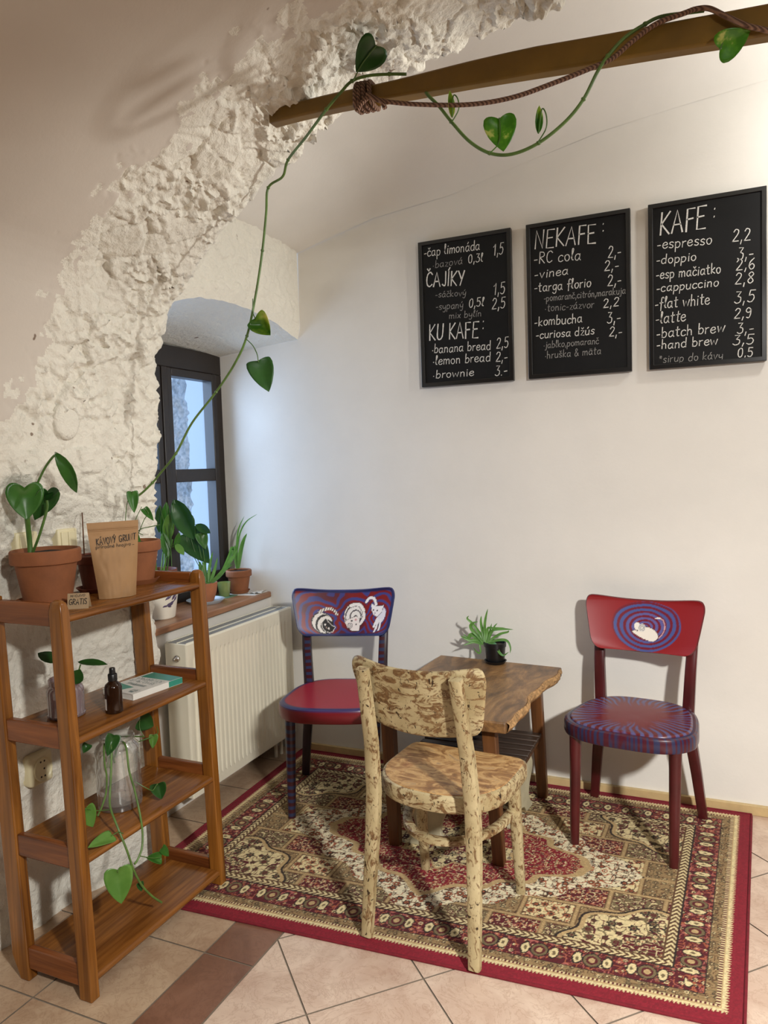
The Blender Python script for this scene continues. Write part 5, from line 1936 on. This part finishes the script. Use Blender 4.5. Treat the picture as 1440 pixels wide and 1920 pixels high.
cbt = (0.252, -1.568)
bt = thing('spray_bottle', 'small amber glass bottle with black spray cap on the second shelf', 'bottle', (cbt[0], cbt[1], Z2))
m = MB()
m.lathe([(0.001, 0), (0.023, 0), (0.0255, 0.003), (0.0255, 0.076), (0.023, 0.086), (0.014, 0.094), (0.0115, 0.097), (0.0115, 0.102), (0.001, 0.102)], (cbt[0], cbt[1], Z2), 36)
obj('body', m, M['amber'], bt, angle=35)
m = MB()
m.lathe([(0.001, 0.098), (0.0135, 0.098), (0.0138, 0.116), (0.0125, 0.118), (0.0095, 0.119), (0.0088, 0.134), (0.0075, 0.1365), (0.001, 0.1365)], (cbt[0], cbt[1], Z2), 28)
m.tube([(cbt[0], cbt[1], Z2+0.128), (cbt[0]+0.010, cbt[1]-0.006, Z2+0.129)], 0.003, 8)
obj('spray_cap', m, M['plastic_black'], bt, angle=35)
m = MB()
G = np.zeros((14, 2, 3))
for i, a in enumerate(np.linspace(math.radians(165), math.radians(262), 14)):
    for j, z in enumerate((0.012, 0.046)):
        G[i, j] = (cbt[0]+0.0258*math.cos(a), cbt[1]+0.0258*math.sin(a), Z2+z)
m.grid(G)
obj('paper_label', m, M['paper'], bt)

# book, lying flat
kb = thing('book', 'white and teal paperback lying on the second shelf behind the bottle', 'book', (0.12, -1.28, Z2))
q0, q1 = np.array((0.226, -1.462)), np.array((0.252, -1.258))      # spine edge
el = (q1-q0)/np.linalg.norm(q1-q0)
ep = np.array((-el[1], el[0]))
Lb, Wb = 0.208, 0.148
ep = ep if ep[0] < 0 else -ep
def bk(u, v, z):
    q = q0+el*u+ep*v
    return (q[0], q[1], Z2+z)
m = MB()
m.hexa([bk(0.002, 0.002, 0.002), bk(Lb-0.002, 0.002, 0.002), bk(Lb-0.002, Wb-0.003, 0.002), bk(0.002, Wb-0.003, 0.002), bk(0.002, 0.002, 0.018), bk(Lb-0.002, 0.002, 0.018), bk(Lb-0.002, Wb-0.003, 0.018), bk(0.002, Wb-0.003, 0.018)])
obj('pages', m, M['paper'], kb, smooth=False)
m = MB()
for z0_, z1_ in ((0.0, 0.0018), (0.0182, 0.0200)):
    m.hexa([bk(0, 0, z0_), bk(Lb, 0, z0_), bk(Lb, Wb, z0_), bk(0, Wb, z0_), bk(0, 0, z1_), bk(Lb, 0, z1_), bk(Lb, Wb, z1_), bk(0, Wb, z1_)])
m.hexa([bk(0, -0.0015, 0), bk(Lb, -0.0015, 0), bk(Lb, 0.0005, 0), bk(0, 0.0005, 0), bk(0, -0.0015, 0.02), bk(Lb, -0.0015, 0.02), bk(Lb, 0.0005, 0.02), bk(0, 0.0005, 0.02)])
obj('cover', m, M['paper'], kb, smooth=False)
m = MB()
def flat(pts, z=0.0203):
    m.add([bk(u, v, z) for u, v in pts], [tuple(range(len(pts)))])
flat([(0.158, 0.0), (Lb, 0.0), (Lb, Wb*0.93), (0.150, Wb*0.93)])
flat([(0.0, 0.080), (0.055, 0.060), (0.068, Wb*0.93), (0.0, Wb*0.93)])
m.add([bk(0.148, -0.0018, 0.001), bk(Lb, -0.0018, 0.001), bk(Lb, -0.0018, 0.0198), bk(0.148, -0.0018, 0.0198)], [(0, 1, 2, 3)])
obj('cover_print', m, M['teal'], kb, smooth=False, label='teal printed areas')
m = MB()
# lettering reads from the far side: lines run from the window towards us
def bkp(u, v, d):
    return bk(u, v, 0.0205+d)
for tx, u_, v0_, v1_, h_ in (('THE', 0.030, 0.018, 0.052, 0.016),):
    pass
def cov(text, row, a0, a1, h_, mm):
    # text upside down for the camera: baseline to +u side, letters advance towards the wall edge reversed
    write(mm, text, (a0, 0), (a1, 0), h_, lambda x_, y_, d: bk(row-y_, Wb-x_, 0.0205+d), 0.0011, 0.0002)
cov('THE', 0.040, 0.104, 0.136, 0.016, m)
cov('HAPPY', 0.088, 0.030, 0.070, 0.016, m)
cov('EMPLOYEE', 0.118, 0.014, 0.128, 0.019, m)
cov('EXPERIENCE', 0.146, 0.014, 0.132, 0.019, m)
for u_ in (0.070, 0.0755, 0.081):
    m.add([bkp(u_, 0.03, 0), bkp(u_+0.0028, 0.03, 0), bkp(u_+0.0028, 0.085, 0), bkp(u_, 0.085, 0)], [(0, 1, 2, 3)])
m.add([bkp(0.012, 0.018, 0), bkp(0.022, 0.018, 0), bkp(0.022, 0.036, 0), bkp(0.012, 0.036, 0)], [(0, 1, 2, 3)])
obj('cover_lettering', m, M['greyink'], kb, smooth=False)

# ================================================================== THIRD SHELF: glass jar with trailing pothos
Z3 = 0.400
cv = (0.178, -1.490)
vs = thing('glass_vase', 'tall clear faceted glass jar with trailing vines on the third shelf', 'vase', (cv[0], cv[1], Z3))
def facet(r, z, a):
    k1 = max(0, math.sin(z*2*PI/0.055))*(0.03 < z < 0.185)
    return r*(1+0.03*math.copysign(abs(math.cos(a*6))**0.4, math.cos(a*6))*k1)
m = MB()
rings = []
outer = [(0.060, 0), (0.066, 0.004), (0.068, 0.014)]+[(0.068, z) for z in np.linspace(0.02, 0.185, 24)]+[(0.064, 0.196), (0.054, 0.206), (0.050, 0.214), (0.054, 0.218), (0.054, 0.226), (0.051, 0.229)]
inner = [(0.048, 0.226), (0.046, 0.212), (0.050, 0.204), (0.061, 0.193), (0.063, 0.180), (0.063, 0.03), (0.058, 0.018)]
m2 = MB()
for r, z in outer+inner:
    rings.append([(cv[0]+facet(r, z, a)*math.cos(a), cv[1]+facet(r, z, a)*math.sin(a), Z3+z) for a in np.linspace(0, 2*PI, 60, endpoint=False)])
m.loft(rings, True, True)
obj('glass', m, M['glass_clear'], vs, angle=30)
Yv, Yf = cv[1]-0.03, -1.56
m = MB()
def V3x(px_, py_, X):
    return at(px_, py_, 0, X)
def trail(pts, r=0.0028):
    m.tube(smooth_path([V3x(*p) for p in pts], 6), r, 7)
trail([(215, 1430, 0.18), (205, 1395, 0.19), (206, 1388, 0.22), (209, 1402, 0.25), (208, 1450, 0.262), (206, 1490, 0.27), (207, 1515, 0.29), (222, 1555, 0.335), (238, 1595, 0.36), (250, 1630, 0.36), (266, 1660, 0.355), (285, 1680, 0.35), (303, 1692, 0.35)], 0.0032)
trail([(200, 1440, 0.18), (212, 1400, 0.17), (225, 1390, 0.20), (236, 1400, 0.25), (242, 1445, 0.27), (252, 1480, 0.285), (262, 1525, 0.31), (267, 1560, 0.34), (266, 1590, 0.355), (258, 1612, 0.355), (252, 1620, 0.355)], 0.0032)
trail([(205, 1440, 0.17), (198, 1400, 0.19), (195, 1398, 0.235), (196, 1430, 0.255), (200, 1455, 0.258), (199, 1485, 0.262), (192, 1510, 0.266), (183, 1530, 0.27)], 0.0026)
trail([(215, 1420, 0.16), (222, 1385, 0.15), (240, 1381, 0.12), (270, 1381, 0.10)], 0.0026)
trail([(215, 1420, 0.17), (226, 1394, 0.16), (250, 1393, 0.13), (285, 1382, 0.12)], 0.0022)
obj('stem', m, M['vine'], vs)
def xleaf(parent, bpx, tpx, X, wpx, mat, dx=0.0, dz=0.0, stalk=None, **kw):
    b = at(bpx[0], bpx[1], 0, X)
    t = at(tpx[0], tpx[1], 0, X)
    s_ = np.dot(b-CAM, cF)/FPX
    o = add_leaf(parent, b, t, wpx*s_, mat, toward(b, dx, dz), **kw)
    if stalk:
        mm = MB()
        mm.tube(smooth_path([at(q[0], q[1], 0, q[2] if len(q) > 2 else X) for q in stalk]+[b, b+(t-b)*0.06], 6), 0.0014, 6)
        obj('leaf_stalk', mm, M['stem'], parent)
xleaf(vs, (221, 1632), (228, 1697), 0.375, 52, M['leaf_light'], 0.0, 0.3, stalk=[(246, 1622, 0.357), (238, 1626), (226, 1626)], fold=0.25, heart=0.2)
xleaf(vs, (211, 1566), (166, 1587), 0.345, 27, M['leaf_light'], 0.1, 0.7, stalk=[(231, 1563, 0.34), (222, 1560)], fold=0.25)
xleaf(vs, (303, 1609), (276, 1608), 0.352, 22, M['leaf'], 0.3, 0.2, stalk=[(262, 1605, 0.355), (285, 1609), (298, 1608)], fold=0.6)
xleaf(vs, (304, 1590), (318, 1606), 0.352, 16, M['leaf'], 0.4, 0.0, fold=0.5)
xleaf(vs, (295, 1470), (303, 1500), 0.30, 30, M['leaf_dark'], -0.2, 0.3, stalk=[(254, 1466, 0.275), (275, 1478), (286, 1482), (292, 1474)], fold=0.7)
xleaf(vs, (262, 1655), (266, 1672), 0.345, 14, M['leaf_dark'], 0.2, 0.0, fold=0.5)
xleaf(vs, (214, 1378), (202, 1418), 0.255, 28, M['leaf_dark'], 0.3, 0.3, fold=0.7)
xleaf(vs, (160, 1516), (176, 1552), 0.28, 34, M['leaf_light'], 0.1, 0.3, stalk=[(207, 1518, 0.28), (180, 1520)], fold=0.3)
xleaf(vs, (262, 1350), (290, 1362), 0.085, 36, M['leaf_dark'], 0.0, 0.0, stalk=[(270, 1381, 0.10), (262, 1366)], fold=0.3)
xleaf(vs, (288, 1378), (286, 1404), 0.11, 17, M['leaf_light'], 0.0, 0.2, stalk=[(294, 1362), (296, 1374)], fold=0.5)
xleaf(vs, (165, 1395), (156, 1412), 0.18, 18, M['leaf_dark'], 0.0, 0.2, fold=0.4)

# ================================================================== WALL FITTINGS BEHIND THE SHELF
def on_wall(y, z):
    return float(np.interp(z, [0, .4, 1.0, 1.43, 1.81], [-0.03, -0.005, 0.012, 0.045, 0.075]))+(-0.072*float(np.clip((-1.20-y)/0.22, 0, 1))*float(np.clip((1.66-z)/0.30, 0, 1)))+0.006
for i, (px_, py_) in enumerate(((46, 1022), (122, 1014))):
    p = at(px_, py_, 0, -0.02)
    Xw = on_wall(p[1], p[2])+0.020
    t = thing('light_switch', ['cream light switch behind the leaves of the left pot', 'cream double light switch half hidden by the kraft paper bag'][i], 'light switch', (Xw, p[1], p[2]), 0, 'cream light switches')
    m = MB()
    m.box((Xw-0.035, p[1]-0.040, p[2]-0.040), (Xw+0.009, p[1]+0.040, p[2]+0.040))
    obj('plate', m, M['switch'], t, bevel=0.006, seg=3)
    for a, b in (((-0.028, -0.001), (0.001, 0.028)) if i else ((-0.028, 0.028),)):
        m = MB()
        m.box((Xw+0.009, p[1]+a, p[2]-0.030), (Xw+0.0125, p[1]+b, p[2]+0.030))
        obj('rocker', m, M['switch'], t, bevel=0.002)
p = at(88, 1443, 0, -0.02)
Xw = on_wall(p[1], p[2])+0.010
t = thing('wall_socket', 'cream double wall socket low behind the shelf unit', 'socket', (Xw, p[1], p[2]))
m = MB()
m.box((Xw-0.03, p[1]-0.044, p[2]-0.050), (Xw+0.018, p[1]+0.044, p[2]+0.050))
obj('plate', m, M['switch'], t, bevel=0.012, seg=4)
m = MB()
v0 = MB().lathe([(0.001, 0.006), (0.030, 0.006), (0.032, 0.010), (0.035, 0.012), (0.036, 0.0), (0.001, 0.0)], (0, 0, 0), 30)
m.add([(Xw+0.016+q[2]*0.7, p[1]+q[0]*0.95, p[2]+q[1]*1.1) for q in v0.v], v0.f)
obj('faceplate', m, M['switch'], t)
for a, b in ((0.0, 0.024), (0.012, 0.0), (0.0, -0.024)):
    m = MB()
    for d in (-0.007, 0.007):
        v0 = MB().lathe([(0.001, 0), (0.0032, 0), (0.0032, 0.004), (0.001, 0.004)], (0, 0, 0), 12)
        if a and d > 0:
            continue
        m.add([(Xw+0.0185+q[2]*0.5, p[1]+a+d+q[0], p[2]+b+q[1]) for q in v0.v], v0.f)
    obj('socket_hole', m, M['black'], t)
p = at(125, 790, 0, 0.06)
m = MB()
v0 = MB().lathe([(0.001, 0.006), (0.034, 0.006), (0.045, 0.003), (0.050, -0.004), (0.050, -0.03), (0.001, -0.03)], (0, 0, 0), 40)
m.add([(0.013+q[2], q[0], q[1]*1.15) for q in v0.v], v0.f)
cp = obj('cover_disc', m, M['rough'])
cp.location = (0.050, p[1], p[2])
tag(cp, 'round white painted cover disc on the rough wall above the shelf unit', 'cover')

# ================================================================== WINDOW SILL
ZW = 0.82
# white ceramic planter with a lavender print
cw = (-0.305, -0.715)
wp = thing('planter', 'white ceramic planter printed with lavender on the window sill, full of green leaves', 'planter', (cw[0], cw[1], ZW), 0, 'plants on the window sill')
m = MB()
m.lathe([(0.001, 0), (0.062, 0), (0.066, 0.004), (0.094, 0.186), (0.095, 0.192), (0.090, 0.192), (0.086, 0.180), (0.001, 0.150)], (cw[0], cw[1], ZW), 44)
obj('bowl', m, M['ceramic'], wp, angle=35)
m = MB()
m.lathe([(0.062, 0.15), (0.078, 0.200), (0.083, 0.202), (0.083, 0.214), (0.078, 0.214), (0.074, 0.195), (0.001, 0.192)], (cw[0], cw[1], ZW), 40)
obj('inner_pot', m, M['terra_dark'], wp, angle=35, label='dark terracotta inner pot')
m = MB()
def on_planter(a, z):
    r_ = 0.066+(0.094-0.066)*(z-0.004)/0.182+0.0008
    return (cw[0]+r_*math.cos(a), cw[1]+r_*math.sin(a), ZW+z)
a0_ = math.radians(-18)
for i in range(15):
    dA = random.uniform(-0.45, 0.45)
    z_ = 0.050+random.uniform(0, 0.055)
    L_ = random.uniform(0.018, 0.030)
    tl_ = (z_-0.078)*14+random.uniform(-0.5, 0.5)
    pts = []
    for s_ in np.linspace(0, 1, 6):
        pts.append(on_planter(a0_+dA*0.9+s_*L_/0.08*math.cos(tl_+dA), z_+s_*L_*math.sin(0.5+tl_)))
    m.tube(pts, [0.0005+0.0032*math.sin(PI*min(0.98, max(0.02, s_))) for s_ in np.linspace(0, 1, 6)], 6)
obj('lavender_print', m, M['lavender'], wp)
def blade(m, pts, w_, n_=10, face=None):
    P = smooth_path(pts, n_)
    rows = []
    for i, p in enumerate(P):
        s_ = i/(len(P)-1)
        t_ = P[min(i+1, len(P)-1)]-P[max(i-1, 0)]
        fc = (CAM-p) if face is None else np.array(face)
        sd = np.cross(t_, fc)
        sd /= np.linalg.norm(sd)+1e-9
        hw = w_/2*min(1, 0.55+s_*1.6)*(1-s_**3)**0.8+0.0003
        nn = np.cross(sd, t_)
        nn /= np.linalg.norm(nn)+1e-9
        rows.append([p-sd*hw, p-nn*hw*0.5, p+sd*hw])
    m.grid(np.array(rows))
m = MB()
for i in range(16):
    a = random.uniform(0, 2*PI)
    r_ = random.uniform(0.01, 0.05)
    b0 = np.array((cw[0]+r_*math.cos(a), cw[1]+r_*math.sin(a), ZW+0.195))
    hgt = random.uniform(0.09, 0.19)
    out_ = random.uniform(0.02, 0.06)
    m.tube(smooth_path([b0, b0+np.array((math.cos(a)*out_*0.4, math.sin(a)*out_*0.4, hgt*0.5)), b0+np.array((math.cos(a)*out_, math.sin(a)*out_, hgt))], 4), 0.003, 6)
obj('stem', m, M['leaf_light'], wp)
Yw = cw[1]
for bq, tq, wq, mt, dx_, kw in (((326, 940), (362, 1012), 40, 'leaf_dark', -0.5, dict(fold=0.5, kind='oval')), ((312, 945), (306, 1015), 18, 'leaf', 0.2, dict(kind='oval')), ((318, 965), (313, 1020), 22, 'leaf_light', 0.1, dict(kind='oval')),
                                ((306, 1000), (316, 1045), 20, 'leaf', 0.4, dict(kind='oval')), ((330, 1020), (345, 1040), 14, 'leaf_light', 0.2, dict(kind='oval')), ((300, 950), (298, 1000), 16, 'leaf_dark', 0, dict(kind='oval')),
                                ((336, 1000), (328, 1032), 12, 'leaf', 0.4, dict(kind='oval')), ((318, 1015), (304, 1035), 14, 'leaf_dark', 0.1, dict(kind='oval'))):
    vleaf(wp, bq, tq, Yw+random.uniform(-0.03, 0.03), wq, M[mt], dx_, 0.2, stalk=[(322, 1062), (320, 1030), ((bq[0]+320)/2, (bq[1]+1030)/2)], **kw)

# pale blue dish and terracotta bowl with aloe
cb2 = (-0.335, -0.355)
saucer('pale blue ceramic dish under the terracotta bowl on the window sill', cb2, ZW, 0.092, 0.016, M['bluewhite'], 'dish', None)
bp2 = thing('potted_plant', 'terracotta bowl on a pale blue dish with broad drooping leaves before the window', 'potted plant', (cb2[0], cb2[1], ZW+0.006), 0, 'plants on the window sill')
m = MB()
m.lathe([(0.001, 0), (0.036, 0), (0.040, 0.004), (0.054, 0.045), (0.060, 0.088), (0.059, 0.092), (0.055, 0.092), (0.050, 0.076), (0.001, 0.074)], (cb2[0], cb2[1], ZW+0.006), 40)
obj('pot', m, M['terracotta2'], bp2, angle=35)
m = MB()
m.lathe([(0.001, 0.076), (0.030, 0.078), (0.051, 0.077), (0.050, 0.070), (0.001, 0.07)], (cb2[0], cb2[1], ZW+0.006), 28)
obj('soil', m, M['soil'], bp2)
Yb2 = cb2[1]
m = MB()
for pts, w_ in (([(396, 1092), (412, 1078), (432, 1052), (446, 1030)], 8), ([(394, 1092), (402, 1070), (408, 1045)], 6), ([(391, 1092), (393, 1062), (399, 1034)], 6), ([(388, 1092), (378, 1070), (374, 1052)], 10),
                ([(392, 1094), (384, 1080), (378, 1066)], 12), ([(394, 1096), (396, 1106), (392, 1116)], 6), ([(397, 1093), (406, 1084), (420, 1070), (436, 1058)], 7), ([(386, 1090), (383, 1060), (388, 1040)], 8)):
    s_ = np.dot(np.array((cb2[0], cb2[1], 0.9))-CAM, cF)/FPX
    blade(m, [at(px_, py_, 1, Yb2-0.01+0.012*k9) for k9, (px_, py_) in enumerate(pts)], w_*s_, 6)
obj('foliage', m, M['blade'], bp2, angle=180)
for bq, tq, wq, mt, dx_, st_, kw in (((350, 1000), (392, 1056), 50, 'leaf_dark', -0.2, [(383, 1085), (372, 1060), (352, 1020)], dict(fold=0.35, heart=0.14)), ((368, 984), (394, 999), 17, 'leaf_dark', 0.0, [(384, 1080), (372, 1020), (362, 988)], dict(kind='oval', fold=0.5)),
                                     ((376, 1000), (386, 1030), 24, 'leaf', 0.3, [(386, 1082), (382, 1040)], dict(kind='heart', fold=0.3)), ((352, 962), (358, 998), 22, 'leaf_dark', -0.3, [(384, 1084), (364, 1030), (352, 985)], dict(kind='oval', fold=0.3))):
    vleaf(bp2, bq, tq, Yb2-0.03, wq, M[mt], dx_, 0.2, stalk=st_, **kw)

# green glass candle cup on a printed coaster
cg = (-0.345, -0.190)
m = MB()
m.box((-0.058, -0.045, 0), (0.050, 0.045, 0.002))
co = obj('coaster', m, M['greenpaper'], None, smooth=False)
co.location = (cg[0], cg[1], ZW)
tag(co, 'green printed paper under the little green glass on the sill', 'paper')
gc = thing('candle_glass', 'small green glass candle holder standing on the window sill', 'candle holder', (cg[0], cg[1], ZW+0.002))
m = MB()
m.lathe([(0.001, 0), (0.024, 0), (0.026, 0.003), (0.026, 0.012), (0.028, 0.016), (0.033, 0.068), (0.0325, 0.071), (0.030, 0.071), (0.0255, 0.018), (0.001, 0.016)], (cg[0], cg[1], ZW+0.002), 32)
obj('glass', m, M['glass_green'], gc, angle=35)
m = MB()
m.lathe([(0.001, 0.0165), (0.0250, 0.0185), (0.0268, 0.034), (0.001, 0.035)], (cg[0], cg[1], ZW+0.002), 24)
obj('candle', m, M['wax'], gc)

# terracotta pot with grassy leaves at the right of the sill
ct = (-0.325, -0.088)
m = MB()
m.hexa([(-0.36, -0.165, ZW), (-0.205, -0.130, ZW), (-0.205, -0.012, ZW), (-0.36, -0.012, ZW), (-0.36, -0.165, ZW+0.0015), (-0.205, -0.130, ZW+0.0015), (-0.205, -0.012, ZW+0.0015), (-0.36, -0.012, ZW+0.0015)])
G = np.zeros((12, 8, 3))
for i in range(12):
    for j in range(8):
        G[i, j] = (-0.285+0.085*i/11, -0.105+0.085*j/7, ZW+0.003+0.010*(i/11)*abs(math.sin(i*0.8+j*0.35)))
m.grid(G)
v_ = np.array(m.v)-np.array((-0.28, -0.09, ZW))
m.v = [tuple(p) for p in v_]
na = obj('napkin', m, M['paper'], None, angle=40)
na.location = (-0.28, -0.09, ZW)
tag(na, 'crumpled white paper napkin under the right-hand terracotta pot on the sill', 'napkin')
saucer('terracotta saucer under the grassy plant in the corner of the sill', ct, ZW+0.0035, 0.055, 0.014, group='terracotta saucers')
gp = thing('potted_plant', 'terracotta pot with a few thin grassy leaves at the right end of the window sill', 'potted plant', (ct[0], ct[1], ZW+0.010), 0, 'plants on the window sill')
flower_pot(gp, ct, ZW+0.010, 0.112, 0.066, M['terracotta'], 0.044, 0.3)
m = MB()
Yg = ct[1]-0.006
s_ = np.dot(np.array((ct[0], ct[1], 1.0))-CAM, cF)/FPX
for pts, w_ in (([(446, 1066), (445, 1030), (450, 1000), (462, 978), (482, 964)], 3), ([(445, 1066), (444, 1020), (448, 990), (458, 968)], 3), ([(447, 1066), (450, 1040), (456, 1015), (463, 1000)], 8), ([(446, 1066), (443, 1045), (440, 1022)], 9), ([(445, 1066), (440, 1040), (436, 1028), (430, 1044), (416, 1072), (404, 1082)], 8)):
    blade(m, [at(px_, py_, 1, Yg-0.004*k9) for k9, (px_, py_) in enumerate(pts)], w_*s_, 6)
obj('foliage', m, M['blade'], gp, angle=180)

# ================================================================== SMALL POT ON THE TABLE
cp_ = at(928, 1244, 2, zt)
ca = (float(cp_[0]), float(cp_[1])+0.010)
sc_ = saucer('black plastic saucer on the live-edge table', ca, zt, 0.050, 0.013, M['plastic_black'], 'plant_saucer', None)
sp = thing('potted_plant', 'small black pot with a spiky green succulent on the wooden table', 'potted plant', (ca[0], ca[1], zt+0.005))
m = MB()
m.lathe([(0.001, 0), (0.038, 0), (0.040, 0.003), (0.0455, 0.070), (0.049, 0.071), (0.049, 0.088), (0.047, 0.090), (0.044, 0.088), (0.042, 0.074), (0.001, 0.074)], (ca[0], ca[1], zt+0.005), 36)
obj('pot', m, M['plastic_black'], sp, angle=35)
m = MB()
m.lathe([(0.001, 0.078), (0.043, 0.077), (0.042, 0.072), (0.001, 0.07)], (ca[0], ca[1], zt+0.005), 24)
obj('soil', m, M['soil'], sp)
m = MB()
Ya = ca[1]
s_ = np.dot(np.array((ca[0], ca[1], 0.7))-CAM, cF)/FPX
def zp(x_, y_):
    return (860+x_*110/1440, 1140+y_*120/1571)
for pts, w_, dy in (([(640, 880), (560, 700), (450, 530), (350, 380), (480, 335)], 9, 0), ([(600, 850), (450, 670), (330, 540), (290, 440), (320, 370), (210, 260), (250, 190)], 9, -0.01), ([(640, 860), (590, 600), (545, 350), (555, 190)], 8, 0.01),
                    ([(660, 860), (640, 600), (640, 400), (670, 200), (715, 20)], 8, 0), ([(700, 860), (710, 660), (715, 500), (850, 490), (1150, 485)], 7, 0.01), ([(720, 850), (780, 640), (860, 540), (1100, 520), (1340, 528)], 8, -0.01),
                    ([(740, 840), (860, 730), (1040, 630), (1200, 590), (1230, 550)], 7, 0.0), ([(740, 860), (900, 800), (1100, 780), (1210, 830), (1270, 980), (1260, 1110)], 7, 0.0), ([(720, 880), (850, 860), (920, 930), (1000, 1090), (1100, 1160), (1230, 1080)], 8, -0.045),
                    ([(600, 880), (450, 780), (300, 800), (150, 740), (50, 685)], 9, -0.015), ([(600, 860), (480, 730), (300, 660), (230, 740), (110, 640)], 12, 0.01), ([(600, 900), (400, 840), (250, 870), (110, 920)], 6, -0.02),
                    ([(560, 880), (520, 900), (540, 1050), (500, 1110), (420, 1050), (360, 970)], 5, -0.03), ([(700, 860), (760, 600), (810, 380)], 6, 0.02), ([(720, 860), (800, 620), (880, 450), (950, 375)], 5, 0.02)):
    n_ = len(pts)
    blade(m, [at(*zp(*q), 1, Ya-0.02+0.02*(1-k9/n_)+dy*k9/n_*1.5-0.012*(k9 == 0)) for k9, q in enumerate(pts)], w_*s_*0.68, 6)
obj('foliage', m, M['blade'], sp, angle=180)
